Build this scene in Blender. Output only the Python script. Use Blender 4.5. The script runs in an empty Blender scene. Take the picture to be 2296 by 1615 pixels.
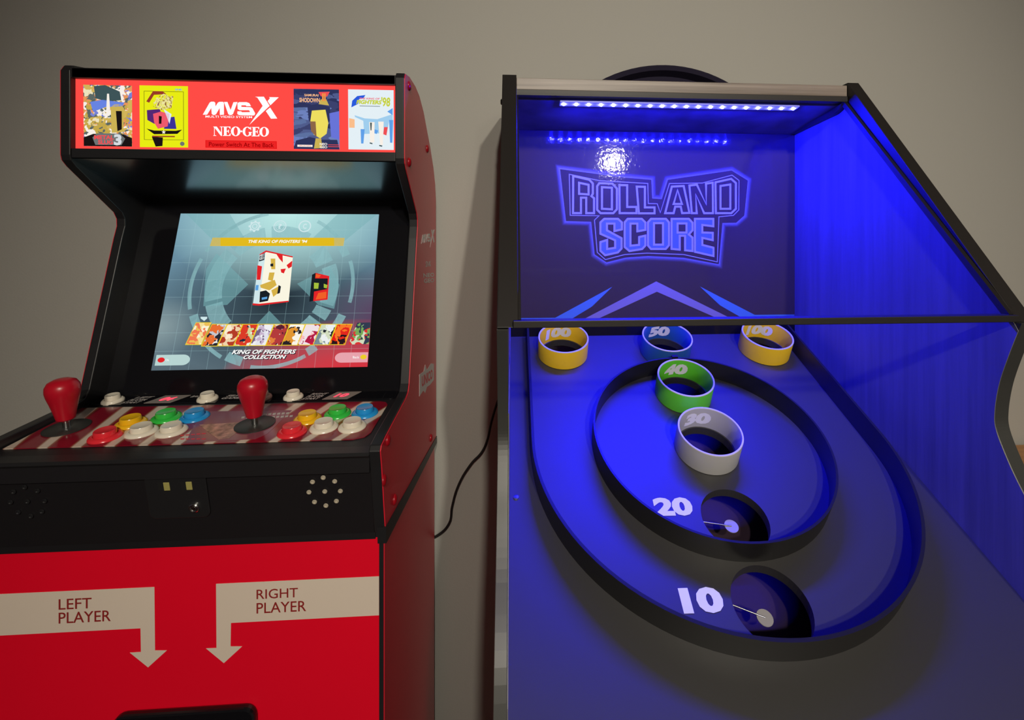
import bpy, bmesh, math, random
from mathutils import Vector, Matrix
random.seed(7)
SC = bpy.context.scene
COL = SC.collection
sin, cos, pi = math.sin, math.cos, math.pi

# ------------------------------------------------------------------ camera
F, VX, WV, HZ = 1115.0, 1150.0, 17000.0, 545.0        # focal length and vanishing points in photo pixels
PSI = 0.5 * math.asin(2 * F / (WV - VX))
CX = VX + F * math.tan(PSI)
CAMZ = 1.25
cd = bpy.data.cameras.new('camera')
cd.sensor_fit = 'HORIZONTAL'
cd.sensor_width = 36.0
cd.lens = 36.0 * F / 2296.0
cd.shift_x = (1148.0 - CX) / 2296.0
cd.shift_y = (HZ - 807.5) / 2296.0
cd.clip_start = 0.01
cam = bpy.data.objects.new('camera', cd)
COL.objects.link(cam)
cam.location = (0, 0, CAMZ)
cam.rotation_euler = (pi / 2, 0, -PSI)
SC.camera = cam

# ------------------------------------------------------------------ light and exposure
SC.view_settings.view_transform = 'Standard'
SC.view_settings.look = 'None'
SC.view_settings.gamma = 1.0
SC.view_settings.exposure = 0.0
SC.view_settings.use_curve_mapping = False
w = bpy.data.worlds.new('world')
SC.world = w
w.use_nodes = True
w.node_tree.nodes['Background'].inputs[0].default_value = (1.0, 0.9, 0.78, 1)
w.node_tree.nodes['Background'].inputs[1].default_value = 0.0
SC.cycles.max_bounces = 8


def lamp(name, kind, loc, energy, color, radius, target=None, angle=None, blend=0.5):
    l = bpy.data.lights.new(name, kind)
    l.energy = energy
    l.color = color
    l.shadow_soft_size = radius
    o = bpy.data.objects.new(name, l)
    COL.objects.link(o)
    o.location = loc
    if kind == 'SPOT':
        l.spot_size = angle
        l.spot_blend = blend
        o.rotation_euler = (Vector(target) - Vector(loc)).to_track_quat('-Z', 'Y').to_euler()
    return o


WARM = (1.0, 0.92, 0.77)
lamp('ceiling_lamp', 'SPOT', (0.72, -2.38, 2.60), 165, WARM, 0.05, (0.36, 1.1, 0.95), math.radians(55), 1.0)
lamp('ceiling_lamp', 'SPOT', (0.19, -1.94, 2.55), 120, WARM, 0.05, (0.15, 1.1, 0.95), math.radians(57), 1.0)
lamp('room_lamp', 'POINT', (1.36, -4.7, 2.36), 36, WARM, 0.11)


# ------------------------------------------------------------------ colour and material helpers
def s2l(c):
    return tuple((v / 255 / 12.92) if v / 255 <= 0.04045 else ((v / 255 + 0.055) / 1.055) ** 2.4 for v in c)


def N(nt, t, **kw):
    n = nt.nodes.new(t)
    for k, v in kw.items():
        setattr(n, k, v)
    return n


def mat(name, color, rough=0.5, metal=0.0, spec=0.5, coat=0.0, bump=None, noise=None, em=None):
    """plain principled; bump=(scale, strength); noise=(scale, amount) mottles the colour a little"""
    m = bpy.data.materials.new(name)
    m.use_nodes = True
    nt = m.node_tree
    b = nt.nodes['Principled BSDF']
    b.inputs['Base Color'].default_value = (*color, 1)
    b.inputs['Roughness'].default_value = rough
    b.inputs['Metallic'].default_value = metal
    b.inputs['Specular IOR Level'].default_value = spec
    b.inputs['Coat Weight'].default_value = coat
    tc = N(nt, 'ShaderNodeTexCoord')
    if noise:
        n = N(nt, 'ShaderNodeTexNoise')
        n.inputs['Scale'].default_value = noise[0]
        n.inputs['Detail'].default_value = 6
        r = N(nt, 'ShaderNodeValToRGB')
        a = noise[1]
        r.color_ramp.elements[0].position = 0.3
        r.color_ramp.elements[1].position = 0.7
        r.color_ramp.elements[0].color = (*[c * (1 - a) for c in color], 1)
        r.color_ramp.elements[1].color = (*[min(1, c * (1 + a)) for c in color], 1)
        nt.links.new(tc.outputs['Object'], n.inputs['Vector'])
        nt.links.new(n.outputs['Fac'], r.inputs['Fac'])
        nt.links.new(r.outputs['Color'], b.inputs['Base Color'])
    if bump:
        n2 = N(nt, 'ShaderNodeTexNoise')
        n2.inputs['Scale'].default_value = bump[0]
        n2.inputs['Detail'].default_value = 3
        bp = N(nt, 'ShaderNodeBump')
        bp.inputs['Strength'].default_value = bump[1]
        bp.inputs['Distance'].default_value = 0.002
        nt.links.new(tc.outputs['Object'], n2.inputs['Vector'])
        nt.links.new(n2.outputs['Fac'], bp.inputs['Height'])
        nt.links.new(bp.outputs['Normal'], b.inputs['Normal'])
    if em:
        b.inputs['Emission Color'].default_value = (*em[0], 1)
        b.inputs['Emission Strength'].default_value = em[1]
    return m


def emit(name, rgb, strength=1.0, alpha=1.0):
    """something that gives off light; rgb in display values; alpha < 1 blends with what the screen shows behind"""
    m = bpy.data.materials.new(name)
    m.use_nodes = True
    nt = m.node_tree
    nt.nodes.clear()
    o = N(nt, 'ShaderNodeOutputMaterial')
    e = N(nt, 'ShaderNodeEmission')
    e.inputs[0].default_value = (*s2l(rgb), 1)
    e.inputs[1].default_value = strength
    if alpha < 1:
        t = N(nt, 'ShaderNodeBsdfTransparent')
        x = N(nt, 'ShaderNodeMixShader')
        x.inputs[0].default_value = alpha
        nt.links.new(t.outputs[0], x.inputs[1])
        nt.links.new(e.outputs[0], x.inputs[2])
        nt.links.new(x.outputs[0], o.inputs[0])
    else:
        nt.links.new(e.outputs[0], o.inputs[0])
    return m


def print_mat(name, palette, scale, strength=1.0, stretch=(1, 1, 1), seed=0.0):
    """backlit print: patches of a few flat colours in soft irregular cells"""
    m = bpy.data.materials.new(name)
    m.use_nodes = True
    nt = m.node_tree
    nt.nodes.clear()
    o = N(nt, 'ShaderNodeOutputMaterial')
    e = N(nt, 'ShaderNodeEmission')
    tc = N(nt, 'ShaderNodeTexCoord')
    mp = N(nt, 'ShaderNodeMapping')
    mp.inputs['Scale'].default_value = stretch
    mp.inputs['Location'].default_value = (seed, seed * 1.7, seed * 0.3)
    nz = N(nt, 'ShaderNodeTexNoise')
    nz.inputs['Scale'].default_value = scale * 0.8
    mx = N(nt, 'ShaderNodeMixRGB')
    mx.inputs[0].default_value = 0.06
    v = N(nt, 'ShaderNodeTexVoronoi')
    v.inputs['Scale'].default_value = scale
    sp = N(nt, 'ShaderNodeSeparateColor')
    r = N(nt, 'ShaderNodeValToRGB')
    r.color_ramp.interpolation = 'CONSTANT'
    els = r.color_ramp.elements
    for i, c in enumerate(palette):
        el = els[i] if i < 2 else els.new(i / len(palette))
        el.position = i / len(palette)
        el.color = (*s2l(c), 1)
    nt.links.new(tc.outputs['Object'], mp.inputs[0])
    nt.links.new(mp.outputs[0], nz.inputs['Vector'])
    nt.links.new(mp.outputs[0], mx.inputs[1])
    nt.links.new(nz.outputs['Color'], mx.inputs[2])
    nt.links.new(mx.outputs[0], v.inputs['Vector'])
    nt.links.new(v.outputs['Color'], sp.inputs[0])
    nt.links.new(sp.outputs[0], r.inputs[0])
    nt.links.new(r.outputs[0], e.inputs[0])
    e.inputs[1].default_value = strength
    nt.links.new(e.outputs[0], o.inputs[0])
    return m


def wood_mat(name, c1, c2, axis, rough=0.45, fine=60):
    """streaky wood-print laminate; axis 0/1/2 is the grain direction"""
    m = bpy.data.materials.new(name)
    m.use_nodes = True
    nt = m.node_tree
    b = nt.nodes['Principled BSDF']
    b.inputs['Roughness'].default_value = rough
    tc = N(nt, 'ShaderNodeTexCoord')
    mp = N(nt, 'ShaderNodeMapping')
    sc = [fine, fine, fine]
    sc[axis] = 2.2
    mp.inputs['Scale'].default_value = sc
    n = N(nt, 'ShaderNodeTexNoise')
    n.inputs['Scale'].default_value = 1.0
    n.inputs['Detail'].default_value = 8
    n.inputs['Roughness'].default_value = 0.65
    r = N(nt, 'ShaderNodeValToRGB')
    r.color_ramp.elements[0].position = 0.32
    r.color_ramp.elements[1].position = 0.7
    r.color_ramp.elements[0].color = (*c1, 1)
    r.color_ramp.elements[1].color = (*c2, 1)
    nt.links.new(tc.outputs['Object'], mp.inputs[0])
    nt.links.new(mp.outputs[0], n.inputs['Vector'])
    nt.links.new(n.outputs['Fac'], r.inputs['Fac'])
    nt.links.new(r.outputs['Color'], b.inputs['Base Color'])
    return m


# ------------------------------------------------------------------ geometry helpers
def new_obj(name, me, m=None, parent=None, smooth=False):
    o = bpy.data.objects.new(name, me)
    COL.objects.link(o)
    if m:
        me.materials.append(m)
    if parent:
        o.parent = parent
        o.matrix_parent_inverse = inv_world(parent)
    if smooth:
        for p in me.polygons:
            p.use_smooth = True
    return o


def inv_world(o):
    return Matrix.Translation(o.location).inverted() if o.type == 'EMPTY' else Matrix.Identity(4)


def mesh(name, verts, faces, m=None, parent=None, smooth=False):
    me = bpy.data.meshes.new(name)
    me.from_pydata([tuple(v) for v in verts], [], faces)
    me.update()
    bm = bmesh.new()
    bm.from_mesh(me)
    bmesh.ops.recalc_face_normals(bm, faces=bm.faces)
    bm.to_mesh(me)
    bm.free()
    return new_obj(name, me, m, parent, smooth)


def bev(o, width, seg=2):
    md = o.modifiers.new('bevel', 'BEVEL')
    md.width = width
    md.segments = seg
    md.limit_method = 'ANGLE'
    md.angle_limit = math.radians(40)
    return o


def box(name, x0, x1, y0, y1, z0, z1, m, parent=None, bevel=0.0):
    v = [(x, y, z + CAMZ) for x in (x0, x1) for y in (y0, y1) for z in (z0, z1)]
    f = [(0, 1, 3, 2), (4, 6, 7, 5), (0, 4, 5, 1), (2, 3, 7, 6), (0, 2, 6, 4), (1, 5, 7, 3)]
    o = mesh(name, v, f, m, parent)
    return bev(o, bevel) if bevel else o


def prism(name, prof, x0, x1, m, parent=None, bevel=0.0):
    """profile of (y, z) extruded along X"""
    n = len(prof)
    v = [(x0, y, z + CAMZ) for y, z in prof] + [(x1, y, z + CAMZ) for y, z in prof]
    f = [tuple(range(n)), tuple(range(2 * n - 1, n - 1, -1))] + [(i, (i + 1) % n, n + (i + 1) % n, n + i) for i in range(n)]
    o = mesh(name, v, f, m, parent)
    return bev(o, bevel) if bevel else o


def ray(px, py):
    a = (px - CX) / F
    b = -(py - HZ) / F
    return Vector((a * cos(PSI) + sin(PSI), -a * sin(PSI) + cos(PSI), b))


class Frame:
    """a real plane in the room: origin, right, up, normal; uv() reads off where a photo point lies on that plane"""

    def __init__(s, O, U, V):
        s.O, s.U, s.V = Vector(O) + Vector((0, 0, CAMZ)), Vector(U).normalized(), Vector(V).normalized()
        s.N = s.U.cross(s.V).normalized()

    def p(s, u, v, n=0.0):
        return s.O + s.U * u + s.V * v + s.N * n

    def uv(s, px, py, lift=0.0):
        d = ray(px, py)
        c = Vector((0, 0, CAMZ))
        t = (s.O + s.N * lift - c).dot(s.N) / d.dot(s.N)
        q = c + d * t - s.O
        return q.dot(s.U), q.dot(s.V)


def plate(name, fr, pts, n0, n1, m, parent=None, bevel=0.0):
    """polygon in a frame with thickness from n0 to n1"""
    k = len(pts)
    v = [fr.p(a, b, n0) for a, b in pts] + [fr.p(a, b, n1) for a, b in pts]
    f = [tuple(range(k)), tuple(range(2 * k - 1, k - 1, -1))] + [(i, (i + 1) % k, k + (i + 1) % k, k + i) for i in range(k)]
    o = mesh(name, v, f, m, parent)
    return bev(o, bevel) if bevel else o


def plates(name, fr, polys, n0, n1, m, parent=None):
    """several flat printed polygons of one print as one mesh"""
    V, Fc = [], []
    for pts in polys:
        k, b = len(pts), len(V)
        V += [fr.p(x, y, n0) for x, y in pts] + [fr.p(x, y, n1) for x, y in pts]
        Fc += [tuple(b + i for i in range(k)), tuple(b + i for i in range(2 * k - 1, k - 1, -1))]
        Fc += [(b + i, b + (i + 1) % k, b + k + (i + 1) % k, b + k + i) for i in range(k)]
    return mesh(name, V, Fc, m, parent)


def pieces(name, fr, polys, n0, n1, m, parent=None):
    """the same, each polygon an object of its own"""
    return [plates(name, fr, [q], n0, n1, m, parent) for q in polys]


def rrect(x0, y0, x1, y1, r, seg=5):
    out = []
    for cx, cy, a0 in ((x1 - r, y1 - r, 0), (x0 + r, y1 - r, 90), (x0 + r, y0 + r, 180), (x1 - r, y0 + r, 270)):
        for i in range(seg + 1):
            a = math.radians(a0 + 90 * i / seg)
            out.append((cx + r * cos(a), cy + r * sin(a)))
    return out


def circ(cu, cv, r, n=32, ry=None):
    ry = r if ry is None else ry
    return [(cu + r * cos(2 * pi * i / n), cv + ry * sin(2 * pi * i / n)) for i in range(n)]


def arc(cu, cv, r0, r1, a0, a1, n=12):
    A = [math.radians(a0 + (a1 - a0) * i / n) for i in range(n + 1)]
    return [(cu + r1 * cos(a), cv + r1 * sin(a)) for a in A] + [(cu + r0 * cos(a), cv + r0 * sin(a)) for a in reversed(A)]


def lathe(name, fr, cu, cv, prof, m, parent=None, seg=32, n_off=0.0):
    """profile of (radius, height) turned about the frame's normal"""
    V, Fc = [], []
    k = len(prof)
    for i in range(seg):
        a = 2 * pi * i / seg
        for r, h in prof:
            V.append(fr.p(cu + r * cos(a), cv + r * sin(a), h + n_off))
    for i in range(seg):
        j = (i + 1) % seg
        for q in range(k - 1):
            Fc.append((i * k + q, j * k + q, j * k + q + 1, i * k + q + 1))
    me = bpy.data.meshes.new(name)
    me.from_pydata([tuple(v) for v in V], [], Fc)
    bm = bmesh.new()
    bm.from_mesh(me)
    bmesh.ops.remove_doubles(bm, verts=bm.verts, dist=1e-6)
    bmesh.ops.recalc_face_normals(bm, faces=bm.faces)
    bm.to_mesh(me)
    bm.free()
    o = new_obj(name, me, m, parent, True)
    me.set_sharp_from_angle(angle=math.radians(35))
    return o


def curve_mesh(build):
    """run build(curve) and return the filled curve as plain (verts, faces)"""
    cu = build()
    ob = bpy.data.objects.new('tmp', cu)
    me = ob.to_mesh()
    V = [v.co.copy() for v in me.vertices]
    Fc = [tuple(p.vertices) for p in me.polygons]
    ob.to_mesh_clear()
    bpy.data.objects.remove(ob)
    bpy.data.curves.remove(cu)
    return V, Fc


def filled(splines, half):
    def b():
        cu = bpy.data.curves.new('tmp', 'CURVE')
        cu.dimensions = '2D'
        cu.fill_mode = 'BOTH'
        cu.extrude = half
        for pts in splines:
            s = cu.splines.new('POLY')
            s.points.add(len(pts) - 1)
            for i, (x, y) in enumerate(pts):
                s.points[i].co = (x, y, 0, 1)
            s.use_cyclic_u = True
        return cu
    return curve_mesh(b)


def holed(name, fr, splines, n0, n1, m, parent=None):
    V, Fc = filled(splines, (n1 - n0) / 2)
    return mesh(name, [fr.p(v.x, v.y, v.z + (n0 + n1) / 2) for v in V], Fc, m, parent)


def glyphs(txt, bold=0.0, shear=0.0, space=1.0):
    def b():
        cu = bpy.data.curves.new('tmp', 'FONT')
        cu.body = txt
        cu.size = 1.0
        cu.offset = bold
        cu.shear = shear
        cu.space_character = space
        cu.resolution_u = 3
        cu.fill_mode = 'FRONT'
        return cu
    V, Fc = curve_mesh(b)
    x0, x1 = min(v.x for v in V), max(v.x for v in V)
    y0, y1 = min(v.y for v in V), max(v.y for v in V)
    return [((v.x - x0) / (x1 - x0), (v.y - y0) / (y1 - y0)) for v in V], Fc


def text(name, txt, fr, tl, tr, bl, m, parent=None, n=0.0004, bold=0.0, shear=0.0, space=1.0, px=True):
    """lettering on a plane: the box is given by its top-left, top-right and bottom-left corners"""
    A, B, C = [fr.uv(*q) for q in (tl, tr, bl)] if px else (tl, tr, bl)
    G, Fc = glyphs(txt, bold, shear, space)
    V = []
    for x, y in G:
        V.append(fr.p(C[0] + (B[0] - A[0]) * x + (A[0] - C[0]) * y, C[1] + (B[1] - A[1]) * x + (A[1] - C[1]) * y, n))
    return mesh(name, V, Fc, m, parent)


def offset_poly(pts, d):
    """move a closed polygon's edges inwards by d (mitred)"""
    n = len(pts)
    area = sum(pts[i][0] * pts[(i + 1) % n][1] - pts[(i + 1) % n][0] * pts[i][1] for i in range(n))
    s = 1 if area > 0 else -1
    out = []
    for i in range(n):
        p0, p1, p2 = Vector(pts[i - 1]), Vector(pts[i]), Vector(pts[(i + 1) % n])
        a, b = (p1 - p0).normalized(), (p2 - p1).normalized()
        na, nb = Vector((-a.y, a.x)) * s, Vector((-b.y, b.x)) * s
        mm = na + nb
        k = max(0.35, mm.dot(na))
        out.append(tuple(p1 + mm * (d / k)))
    return out


def stroke(pts, d):
    """quads of a band along a closed polygon"""
    q = offset_poly(pts, d)
    n = len(pts)
    return [[pts[i], pts[(i + 1) % n], q[(i + 1) % n], q[i]] for i in range(n)]


def tube(name, pts, r, m, parent=None, seg=8, smooth_path=True):
    cu = bpy.data.curves.new('tmp', 'CURVE')
    cu.dimensions = '3D'
    cu.bevel_depth = r
    cu.bevel_resolution = 2
    cu.use_fill_caps = True
    cu.resolution_u = 8
    if smooth_path:
        s = cu.splines.new('BEZIER')
        s.bezier_points.add(len(pts) - 1)
        for i, q in enumerate(pts):
            s.bezier_points[i].co = q
            s.bezier_points[i].handle_left_type = s.bezier_points[i].handle_right_type = 'AUTO'
    else:
        s = cu.splines.new('POLY')
        s.points.add(len(pts) - 1)
        for i, q in enumerate(pts):
            s.points[i].co = (*q, 1)
    ob = bpy.data.objects.new('tmp', cu)
    me0 = ob.to_mesh()
    V, Fc = [v.co.copy() for v in me0.vertices], [tuple(p.vertices) for p in me0.polygons]
    ob.to_mesh_clear()
    bpy.data.objects.remove(ob)
    bpy.data.curves.remove(cu)
    return mesh(name, V, Fc, m, parent, True)


def thing(name, label, cat, loc):
    o = bpy.data.objects.new(name, None)
    COL.objects.link(o)
    o.location = loc
    o.empty_display_size = 0.1
    o['label'] = label
    o['category'] = cat
    return o


def tag(o, **kw):
    for k, v in kw.items():
        o[k] = v
    return o


# ------------------------------------------------------------------ materials
M = {}
M['wall'] = mat('wall_paint', (0.46, 0.445, 0.41), 0.85, bump=(240, 0.12))
M['floor'] = wood_mat('floor_wood', (0.10, 0.055, 0.03), (0.19, 0.11, 0.06), 1, 0.4, 26)
M['ceil'] = mat('ceiling_paint', (0.62, 0.60, 0.56), 0.9)
M['trim'] = mat('trim_paint', (0.65, 0.63, 0.6), 0.5)
M['black'] = mat('black_laminate', (0.012, 0.011, 0.013), 0.42, bump=(900, 0.05))
M['tmold'] = mat('black_edge_trim', (0.016, 0.016, 0.018), 0.38)
M['gloss'] = mat('black_gloss', (0.006, 0.006, 0.008), 0.12, bump=(60, 0.01))
M['hood'] = mat('hood_satin_black', (0.016, 0.016, 0.018), 0.20, spec=1.0, coat=0.8)
M['hood'].node_tree.nodes['Principled BSDF'].inputs['Coat Roughness'].default_value = 0.2
M['redside'] = mat('red_vinyl', (0.80, 0.016, 0.04), 0.36, noise=(3, 0.06), spec=0.8)
M['redfront'] = mat('red_panel', (0.90, 0.001, 0.022), 0.42, noise=(2, 0.05))
M['cream'] = mat('cream_print', (0.78, 0.66, 0.56), 0.5)
M['redtext'] = mat('dark_red_print', (0.30, 0.02, 0.02), 0.5)
M['white'] = mat('white_print', (0.80, 0.80, 0.80), 0.5)
M['greyprint'] = mat('pale_grey_print', (0.55, 0.50, 0.48), 0.5)
M['sideprint'] = mat('side_white_print', (0.85, 0.78, 0.76), 0.45)
M['boltred'] = mat('bolt_cap_red', (0.36, 0.006, 0.014), 0.3)
M['chrome'] = mat('chrome', (0.75, 0.75, 0.75), 0.15, metal=1.0)
M['steel'] = mat('dull_steel', (0.45, 0.45, 0.45), 0.35, metal=1.0)
M['brass'] = mat('speaker_eyelet', (0.50, 0.44, 0.34), 0.45)
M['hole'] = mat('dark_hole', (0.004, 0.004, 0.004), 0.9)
M['slotamber'] = mat('coin_slot_amber', (0.42, 0.38, 0.12), 0.5)  # plain yellowish colour of the coin slots
M['washer'] = mat('washer_black', (0.03, 0.032, 0.03), 0.4)
for k, c in dict(red=(0.85, 0.030, 0.045), yellow=(0.95, 0.53, 0.012), green=(0.04, 0.58, 0.07), blue=(0.02, 0.32, 0.76), ivory=(0.86, 0.79, 0.66)).items():
    M['b_' + k] = mat('button_' + k, c, 0.22)
M['bat'] = mat('bat_red', (0.55, 0.006, 0.022), 0.32)
# the ball game
M['dark'] = mat('espresso_laminate', (0.015, 0.012, 0.011), 0.5, bump=(700, 0.04))
M['greyedge'] = mat('grey_edge_band', (0.045, 0.045, 0.042), 0.40)
M['wood'] = wood_mat('grey_oak_laminate', (0.15, 0.115, 0.095), (0.40, 0.33, 0.28), 0, 0.42, 90)
M['woodv'] = wood_mat('grey_oak_laminate_upright', (0.15, 0.14, 0.14), (0.235, 0.22, 0.22), 2, 0.5, 45)
M['field'] = mat('playfield_grey', (0.034, 0.032, 0.032), 0.50, spec=1.0, bump=(1200, 0.03))
M['ring'] = mat('ring_black', (0.014, 0.013, 0.013), 0.40)
M['inside'] = mat('cavity_dark', (0.030, 0.012, 0.028), 0.7)
M['num'] = mat('number_white', (0.92, 0.91, 0.94), 0.5)
M['paddle'] = mat('switch_disc', (0.42, 0.40, 0.40), 0.5)
for k, c in dict(yellow=(0.98, 0.62, 0.02), blue=(0.02, 0.10, 0.36), green=(0.12, 0.62, 0.03), white=(0.46, 0.45, 0.43)).items():
    M['cup_' + k] = mat('cup_' + k, c, 0.35)
M['rim'] = mat('cup_rim', (0.75, 0.70, 0.72), 0.4)  # lighter plastic edge, with the LED highlight also put into its colour
M['oak'] = wood_mat('orange_oak', (0.42, 0.17, 0.045), (0.62, 0.29, 0.09), 0, 0.35, 30)
M['tray'] = mat('dark_navy_plastic', (0.020, 0.016, 0.036), 0.8, spec=0.15)
M['cable'] = mat('cable_black', (0.008, 0.008, 0.008), 0.5)

# glossy printed backboard with an orange-peel surface
m = mat('backboard_gloss', (0.056, 0.037, 0.040), 0.06, spec=0.9)
nt = m.node_tree
tc = N(nt, 'ShaderNodeTexCoord')
n1 = N(nt, 'ShaderNodeTexNoise')
n1.inputs['Scale'].default_value = 130
n1.inputs['Detail'].default_value = 2
bp = N(nt, 'ShaderNodeBump')
bp.inputs['Strength'].default_value = 0.07
bp.inputs['Distance'].default_value = 0.002
nt.links.new(tc.outputs['Object'], n1.inputs['Vector'])
nt.links.new(n1.outputs['Fac'], bp.inputs['Height'])
nt.links.new(bp.outputs['Normal'], nt.nodes['Principled BSDF'].inputs['Normal'])
M['backboard'] = m
M['bb_outline'] = mat('print_pale_blue', (0.34, 0.34, 0.50), 0.4)
M['bb_blue'] = mat('print_blue', (0.06, 0.14, 0.34), 0.4)
M['bb_stripe'] = mat('print_sky_blue', (0.06, 0.20, 0.42), 0.4)
M['bb_chev'] = mat('print_lilac', (0.24, 0.20, 0.30), 0.4)

# clear pane
m = bpy.data.materials.new('clear_acrylic')
m.use_nodes = True
nt = m.node_tree
nt.nodes.clear()
o_ = N(nt, 'ShaderNodeOutputMaterial')
t_ = N(nt, 'ShaderNodeBsdfTransparent')
t_.inputs[0].default_value = (0.97, 0.97, 0.98, 1)
g_ = N(nt, 'ShaderNodeBsdfGlossy')
g_.inputs['Roughness'].default_value = 0.03
x_ = N(nt, 'ShaderNodeMixShader')
x_.inputs[0].default_value = 0.03
nt.links.new(t_.outputs[0], x_.inputs[1])
nt.links.new(g_.outputs[0], x_.inputs[2])
nt.links.new(x_.outputs[0], o_.inputs[0])
M['pane'] = m

# ------------------------------------------------------------------ the room
WY = 1.10
struct = dict(kind='structure')
tag(box('wall_back', -3.0, 3.4, WY, WY + 0.1, -CAMZ, 1.5, M['wall']), **struct)
tag(box('wall_left', -3.1, -3.0, -6.0, WY, -CAMZ, 1.5, M['wall']), **struct)
tag(box('wall_right', 3.4, 3.5, -6.0, WY, -CAMZ, 1.5, M['wall']), **struct)
tag(box('wall_front', -3.1, 3.5, -6.1, -6.0, -CAMZ, 1.5, M['wall']), **struct)
tag(box('floor', -3.1, 3.5, -6.1, WY + 0.1, -CAMZ - 0.1, -CAMZ, M['floor']), **struct)
tag(box('ceiling', -3.1, 3.5, -6.1, WY + 0.1, 1.5, 1.6, M['ceil']), **struct)
tag(box('baseboard_back', -3.0, 3.4, WY - 0.014, WY, -CAMZ, -CAMZ + 0.10, M['trim'], bevel=0.003), **struct)

# ================================================================== arcade cabinet
XL, XR = -0.6532, -0.1632
AC = thing('arcade_cabinet', 'tall black and red two-player video arcade cabinet with lit red marquee', 'arcade cabinet', ((XL + XR) / 2, 0.85, 0))
PROF = [(.766, .250), (.772, .259), (.80, .264), (.85, .264), (.886, .258), (.926, .241), (1.0, .19), (1.04, .155), (1.062, .125), (1.072, .09), (1.076, -.421),
        (.653, -.372), (.648, -.35), (.634, -.28), (.628, -.258), (.633, -.2515), (.66, -.2475), (.775, -.237), (.791, -.2325), (.799, -.222),
        (.862, .008), (.8685, .028), (.868, .040), (.862, .050), (.776, .112), (.768, .120), (.766, .128)]
for a, b, nm in ((XR - .0145, XR - .0012, 'side_panel'), (XL + .0012, XL + .0145, 'side_panel')):
    prism(nm, PROF, a, b, M['tmold'], AC, 0.0012)
cen = (sum(p[0] for p in PROF) / len(PROF), 0)
sp_r = prism('side_vinyl', offset_poly(PROF, .0012), XR - .0014, XR, M['redside'], AC)
prism('side_vinyl', offset_poly(PROF, .0012), XL, XL + .0014, M['redside'], AC)
XI0, XI1 = XL + .0145, XR - .0145
# shell
prism('top_board', [(.768, .2405), (.768, .2545), (.86, .2545), (.93, .232), (1.06, .11), (1.06, .098), (.925, .22), (.85, .2405)], XI0, XI1, M['black'], AC)
box('back_board', XI0, XI1, 1.05, 1.062, -.41, .11, M['black'], AC)
prism('marquee_rail', [(.768, .1235), (.768, .1375), (.786, .1375), (.786, .1235)], XI0, XI1, M['tmold'], AC, .001)
box('marquee_rail', XI0, XI1, .768, .782, .2400, .2545, M['tmold'], AC, .001)
hood = prism('hood', [(.7685, .1225), (.786, .1235), (.945, .075), (.945, .067)], XI0, XI1, M['hood'], AC)
# bezel plane
TILT = math.radians(15.54)
SV = (0, sin(TILT), cos(TILT))
BZ = Frame((0, .839, -.2043), (1, 0, 0), SV)
plate('bezel', BZ, [(XI0, -.062), (XI1, -.062), (XI1, .292), (XI0, .292)], -.008, -.001, M['gloss'], AC)

# ---- screen
SX0, SX1, SHT = -.5775, -.2395, .2652
scr = plate('screen', BZ, [(SX0, 0), (SX1, 0), (SX1, SHT), (SX0, SHT)], -.002, .0004, None, AC)
me = scr.data
m = bpy.data.materials.new('screen_image')
m.use_nodes = True
nt = m.node_tree
nt.nodes.clear()
L = nt.links.new
o_ = N(nt, 'ShaderNodeOutputMaterial')
e_ = N(nt, 'ShaderNodeEmission')
at = N(nt, 'ShaderNodeAttribute', attribute_name='suv')
sx = N(nt, 'ShaderNodeSeparateXYZ')
L(at.outputs['Vector'], sx.inputs[0])


def math_n(op, a, b=None, clamp=False):
    n = N(nt, 'ShaderNodeMath', operation=op, use_clamp=clamp)
    for i, v in enumerate((a, b)):
        if v is None:
            continue
        if isinstance(v, (int, float)):
            n.inputs[i].default_value = v
        else:
            L(v, n.inputs[i])
    return n.outputs[0]


def mixc(fac, c1, c2):
    n = N(nt, 'ShaderNodeMixRGB')
    L(fac, n.inputs[0])
    for i, c in ((1, c1), (2, c2)):
        if isinstance(c, tuple):
            n.inputs[i].default_value = (*s2l(c), 1)
        else:
            L(c, n.inputs[i])
    return n.outputs[0]


def spot(cx, cy, rx, ry, power=1.0):
    dx = math_n('DIVIDE', math_n('SUBTRACT', sx.outputs[0], cx), rx)
    dy = math_n('DIVIDE', math_n('SUBTRACT', sx.outputs[1], cy), ry)
    d = math_n('SQRT', math_n('ADD', math_n('MULTIPLY', dx, dx), math_n('MULTIPLY', dy, dy)))
    return math_n('POWER', math_n('SUBTRACT', 1.0, d, True), power)


base = mixc(math_n('MULTIPLY', sx.outputs[1], 1.0, True), (88, 106, 116), (112, 154, 176))
base = mixc(spot(.54, .42, .62, .46, .8), base, (30, 40, 48))
base = mixc(spot(.53, 1.02, .62, .55, .9), base, (190, 236, 232))
base = mixc(spot(1.06, .30, .30, .34, .9), base, (92, 56, 92))
base = mixc(spot(.92, -.10, .62, .40, .7), base, (232, 24, 40))
base = mixc(spot(.0, .26, .2, .2, 1.0), base, (138, 158, 162))
L(base, e_.inputs[0])
e_.inputs[1].default_value = 1.0
L(e_.outputs[0], o_.inputs[0])
me.materials.append(m)
attr = me.attributes.new('suv', 'FLOAT_VECTOR', 'POINT')
for i, v in enumerate(me.vertices):
    q = v.co - BZ.O
    attr.data[i].vector = ((q.dot(BZ.U) - SX0) / (SX1 - SX0), q.dot(BZ.V) / SHT, 0)


def S(x, y):
    return BZ.uv(x / 3.376 + 320, y / 3.376 + 450)


def SP(pts):
    return [S(*q) for q in pts]


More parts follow.
